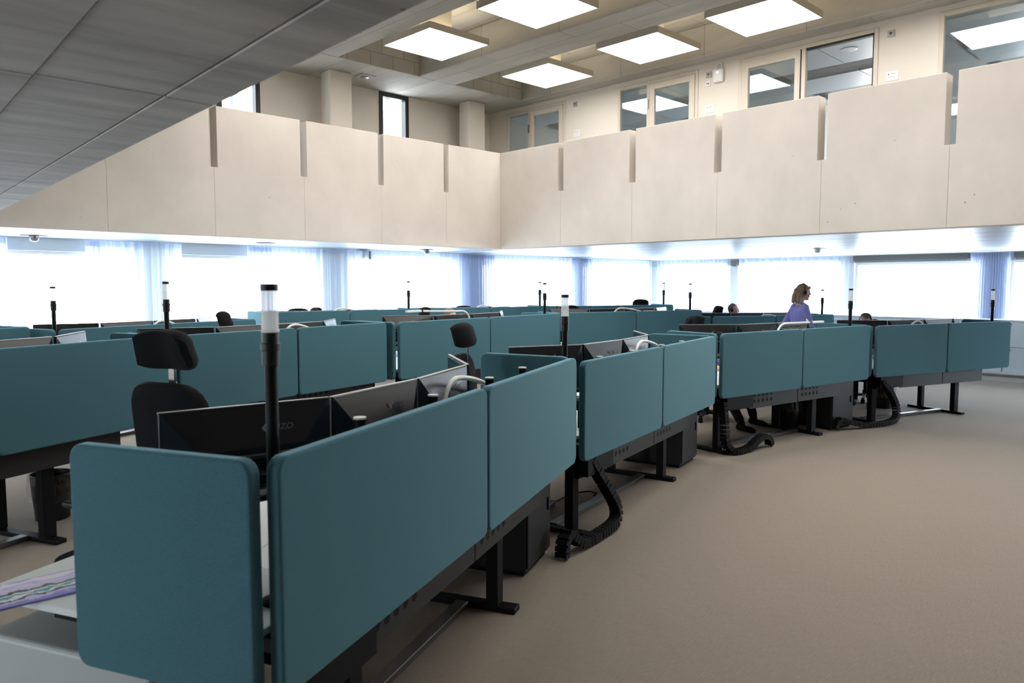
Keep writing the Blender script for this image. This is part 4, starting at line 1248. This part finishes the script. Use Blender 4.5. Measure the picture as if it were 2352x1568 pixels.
def face_parts(parent, c, R, glasses=False, brow='hair_grey'):
    def T(v): return Vector(c) + R @ Vector(v)
    for s_ in (-1, 1):
        e = MB(); ellipsoid(e, (s_ * .031, .081, .006), (.0125, .010, .0085), 14, 10)
        ev = obj('eye', MB().add([T(v) for v in e.v], e.f).mesh('eye', smooth=True), 'eye_white', parent)
        e = MB(); ellipsoid(e, (s_ * .031, .0895, .006), (.0055, .0028, .0055), 10, 8)
        obj('iris', MB().add([T(v) for v in e.v], e.f).mesh('iris'), 'iris', ev)
        e = MB(); capsule(e, (s_ * .014, .0975, .030), (s_ * .046, .083, .031), .0035, .0028, n=6)
        obj('eyebrow', MB().add([T(v) for v in e.v], e.f).mesh('eyebrow'), brow, parent)
    e = MB(); capsule(e, (-.019, .0925, -.0535), (.019, .0925, -.0535), .0042, .0042, n=8); capsule(e, (-.016, .092, -.0625), (.016, .092, -.0625), .0048, .0048, n=8)
    obj('lips', MB().add([T(v) for v in e.v], e.f).mesh('lips', smooth=True), 'lips', parent)
    if glasses:
        g = MB()
        for s_ in (-1, 1):
            g.tube([T((s_ * .033 + .022 * math.cos(q), .1015 - .012 * abs(math.cos(q)), .004 + .017 * math.sin(q))) for q in [2 * math.pi * k / 20 for k in range(21)]], .0016, 6)
            g.tube([T((s_ * .055, .090, .008)), T((s_ * .077, .05, .010)), T((s_ * .080, -.005, .008))], .0016, 6)
        g.tube([T((-.011, .104, .006)), T((.011, .104, .006))], .0016, 6)
        obj('glasses', g.mesh('glasses'), 'frame_black', parent)

def headset(parent, c, R, band='black_plastic'):
    def T(v): return Vector(c) + R @ Vector(v)
    g = MB()
    g.tube([T((.088 * math.cos(q), -.008, .002 + .128 * math.sin(q))) for q in [math.pi * k / 20 for k in range(21)]], .006, 8)
    hs = obj('headset', g.mesh('headset', smooth=True), band, parent)
    for s_ in (-1, 1):
        e = MB(); ellipsoid(e, (s_ * .090, -.004, -.004), (.014, .028, .030), 14, 10)
        obj('ear_cushion', MB().add([T(v) for v in e.v], e.f).mesh('ear_cushion', smooth=True), band, hs)
    obj('mic_boom', MB().tube([T((.092, .0, -.02)), T((.088, .05, -.045)), T((.06, .098, -.06)), T((.030, .125, -.060))], .003, 6).add(*(lambda e: ([T(v) for v in e.v], e.f))(_ell((.024, .128, -.060), (.010, .008, .008)))).mesh('mic_boom', smooth=True), band, hs)

def _ell(c, r):
    e = MB(); ellipsoid(e, c, r, 10, 8); return e

def rot(yaw=0, pitch=0, roll=0):
    return (Matrix.Rotation(math.radians(yaw), 3, 'Z') @ Matrix.Rotation(math.radians(pitch), 3, 'X') @ Matrix.Rotation(math.radians(roll), 3, 'Y'))

def hair_cap(parent, c, R, mat, style):
    def T(v): return Vector(c) + R @ Vector(v)
    tmp = MB()
    def cap(p):
        # leave the face free: pull the front-lower part back
        if p.y > .030 and p.z < .048: return Vector((p.x * .86, .030 * (.6), p.z))
        return p
    if style == 'long':
        ellipsoid(tmp, (0, -.010, .018), (.086, .100, .110), 24, 18, cap)
        capsule(tmp, (0, -.075, .01), (0, -.098, -.11), .060, .045)
        capsule(tmp, (.045, -.055, -.02), (.050, -.070, -.125), .034, .026)
        capsule(tmp, (-.045, -.055, -.02), (-.050, -.070, -.125), .034, .026)
        capsule(tmp, (0, -.11, -.05), (0, -.125, -.135), .042, .032)
        for s_ in (-1, 1): capsule(tmp, (s_ * .03, .075, .07), (s_ * .074, .01, .02), .022, .018)
    else:
        ellipsoid(tmp, (0, -.012, .026), (.081, .093, .097), 24, 18, cap)
    mb = MB().add([T(v) for v in tmp.v], tmp.f)
    return fuse(mb, 'hair', mat, parent, .007, 2)

def lerp(a, b_, t_): return Vector(a) + (Vector(b_) - Vector(a)) * t_

def person(label, loc, rotz, J, shirt, hair, hstyle, head_R, glasses=False, hset=False, hands=None, scale=1.0, shirt_mat='shirt_cloth'):
    t = thing('person', label, 'person', loc, rotz)
    t.scale = (scale,) * 3
    g = lambda k: Vector(J[k])
    body = MB()
    make_head(body, J['head'], head_R)
    capsule(body, g('neck'), g('head') + head_R @ Vector((0, -.022, -.06)), .052, .048)
    capsule(body, g('chest'), g('neck'), .07, .055)
    for s_ in ('l', 'r'):
        capsule(body, g('elbow_' + s_), g('wrist_' + s_), .036, .026)
        capsule(body, g('sho_' + s_), g('elbow_' + s_), .044, .036)
        hd = hands[s_]
        hand(body, J['wrist_' + s_], hd[0], hd[1], 1 if s_ == 'l' else -1, hd[2])
        capsule(body, g('hip_' + s_), g('knee_' + s_), .070, .050)
        capsule(body, g('knee_' + s_), g('ankle_' + s_), .048, .034)
        capsule(body, g('chest'), g('sho_' + s_), .06, .05)
    capsule(body, g('pelvis'), g('chest'), .10, .105, flat=.75)
    fuse(body, 'body', 'skin', t, .007, 3)
    # shirt
    sh = MB()
    ch, pv = g('chest'), g('pelvis')
    for s_ in ('l', 'r'):
        capsule(sh, g('sho_' + s_), g('elbow_' + s_), .062, .050)
        capsule(sh, g('elbow_' + s_), lerp(g('elbow_' + s_), g('wrist_' + s_), .88), .050, .038)
        capsule(sh, lerp(ch, g('sho_' + s_), .2) + Vector((0, 0, -.02)), g('sho_' + s_), .092, .066)
        capsule(sh, lerp(pv, ch, .2) + (g('hip_' + s_) - pv) * .45, lerp(pv, ch, .95) + (g('sho_' + s_) - ch) * .35, .108, .118, flat=.9)
    capsule(sh, lerp(pv, ch, -.05), ch, .135, .13, flat=.85)
    capsule(sh, ch, lerp(ch, g('neck'), .75), .105, .064)
    fuse(sh, 'shirt', shirt_mat, t, .010, 4)
    cl = MB()
    n_ = g('neck'); upv = (g('head') - n_).normalized()
    cl.tube([n_ + Vector((.064 * math.cos(q), .062 * math.sin(q) + .004, .012 + .012 * math.sin(q + math.pi))) for q in [2 * math.pi * k / 24 for k in range(25)]], .014, 8)
    obj('collar', cl.mesh('collar', smooth=True), shirt_mat, t)
    # trousers
    tr = MB()
    for s_ in ('l', 'r'):
        capsule(tr, g('hip_' + s_), g('knee_' + s_), .092, .066)
        capsule(tr, g('knee_' + s_), lerp(g('knee_' + s_), g('ankle_' + s_), .92), .064, .052)
        capsule(tr, pv, g('hip_' + s_), .118, .098)
    fuse(tr, 'trousers', 'trouser_cloth', t, .010, 3)
    for s_ in ('l', 'r'):
        so = MB(); a = g('ankle_' + s_); f = Vector(J['toe_' + s_]) - a; f.z = 0; f.normalize()
        z0 = a.z - .055
        capsule(so, a + Vector((0, 0, -.005)), Vector((a.x, a.y, z0)) - f * .035, .044, .036)
        zt_ = min(z0 - .014, .031)
        capsule(so, Vector((a.x, a.y, z0)) - f * .03, Vector((a.x, a.y, zt_ + .006)) + f * .13, .038, .036)
        capsule(so, Vector((a.x, a.y, zt_ + .006)) + f * .10, Vector((a.x, a.y, zt_)) + f * .17, .036, .028)
        fuse(so, 'shoe', 'rubber', t, .008, 2)
    hair_cap(t, J['head'], head_R, hair, hstyle)
    face_parts(t, J['head'], head_R, glasses, hair)
    if hset: headset(t, J['head'], head_R)
    return t

# walking woman: heading to the picture's right, mid-stride
STAND = dict(head=(0, .035, 1.585), neck=(0, 0, 1.42), chest=(0, 0, 1.24), pelvis=(0, 0, .95),
             sho_l=(-.175, -.005, 1.365), sho_r=(.175, -.005, 1.365), elbow_l=(-.225, -.14, 1.11), elbow_r=(.225, .07, 1.10),
             wrist_l=(-.215, -.10, .87), wrist_r=(.205, .24, .93), hip_l=(-.09, 0, .92), hip_r=(.09, 0, .92),
             knee_l=(-.095, .17, .52), knee_r=(.095, -.05, .50), ankle_l=(-.09, .24, .10), ankle_r=(.09, -.34, .16),
             toe_l=(-.09, .45, .05), toe_r=(.09, -.15, .05))
hd = {'l': ((0, .12, -1), (1, 0, 0), 18), 'r': ((0, .45, -1), (-1, 0, 0), 18)}
pw = at_d(1838, 700, 10.75)
person('woman in a lilac-blue shirt and headset walking between the rows', (pw.x, pw.y, -.012), math.radians(45.8 - 90 - 90), STAND,
       'shirt_cloth', 'hair_blond', 'long', rot(0, -4), True, True, hd, 1.005)

def seated(lean=.05, top=1.28, hand_l=(-.18, .42, .74), hand_r=(.18, .42, .74), feet=((-.1, .42), (.1, .42)), seat=.47, head_f=.05):
    el = lambda sx, h_: (lambda q: (q.x, q.y, max(q.z, h_[2] + .045)))(lerp((sx * .175, lean, top - .333), h_, .5) + Vector((sx * .07, -.05, -.07)))
    hz = top - .118
    return dict(head=(0, lean + head_f, hz), neck=(0, lean, hz - .165), chest=(0, lean * .75 - .0, hz - .34), pelvis=(0, -.04, seat + .10),
                sho_l=(-.175, lean * .9, hz - .215), sho_r=(.175, lean * .9, hz - .215),
                elbow_l=el(-1, hand_l), elbow_r=el(1, hand_r),
                wrist_l=hand_l, wrist_r=hand_r, hip_l=(-.09, 0, seat + .08), hip_r=(.09, 0, seat + .08),
                knee_l=(feet[0][0] * .7 - .05, .40, seat + .05), knee_r=(feet[1][0] * .7 + .05, .40, seat + .05),
                ankle_l=(feet[0][0], feet[0][1], .10), ankle_r=(feet[1][0], feet[1][1], .10),
                toe_l=(feet[0][0], feet[0][1] + .2, .05), toe_r=(feet[1][0], feet[1][1] + .2, .05))
flat = {'l': ((.15, 1, -.12), (0, 0, -1), 10), 'r': ((-.15, 1, -.12), (0, 0, -1), 10)}
RIGHT = 45.8 - 90
# bespectacled man, facing right along his desk
pm = at_d(1672, 697, 14.05)
person('man with glasses and headset seated beside his black headrest chair', (pm.x, pm.y, 0), math.radians(RIGHT - 90), seated(top=pm.z, hand_l=(-.16, .36, .72), hand_r=(.16, .36, .72), feet=((-.1, .38), (.1, .38))),
       None, 'hair_grey', 'short', rot(-25, 0), True, True, flat, shirt_mat='shirt_pale')
# person at the outstretched-lamp desk
pt_ = at_d(1016, 708, 10.8)
person('dark-haired person seated behind the outstretched lamp, head just above the monitors', (pt_.x, pt_.y, 0), math.radians(RIGHT - 90 + 10), seated(top=pt_.z, hand_l=(-.16, .36, .815), hand_r=(.16, .36, .815), feet=((-.1, .38), (.1, .38))),
       None, 'hair_grey', 'short', rot(-15, -18), False, False, flat, shirt_mat='shirt_pale')
# headset wearer at the row end, head bowed
ps_ = at_d(1993, 718, 10.85)
person('person with a headset band seated head bowed at the aisle-row end', (ps_.x, ps_.y, 0), math.radians(RIGHT + 90 + 60), seated(top=ps_.z, seat=.425, lean=.1, hand_l=(-.16, .40, .72), hand_r=(.16, .40, .72), feet=((-.1, .38), (.1, .38))),
       None, 'hair_grey', 'short', rot(-25, -30), False, True, flat, shirt_mat='shirt_pale')
# worker hidden behind the aisle screens; only a sleeve, hand and shoe show
L3_, A3_, w3_, zt3_, zd3_ = DESKS['S3']
_p = at_d(1592, 725, 9.55); _f = A3_ - math.radians(82)
ph_ = Vector((_p.x + math.cos(_f) * .26, _p.y + math.sin(_f) * .26, 0))
person('worker in a purple sleeve bent behind the aisle-row monitors, dark shoe on the carpet', (ph_.x, ph_.y, 0), A3_ + math.pi, seated(lean=.16, top=1.19, hand_l=(-.10, .46, zd3_ + .045), hand_r=(.46, .47, zd3_ + .045), feet=((-.14, .56), (.30, .72)), seat=.45),
       None, 'hair_grey', 'short', rot(0, -25), False, False, flat)
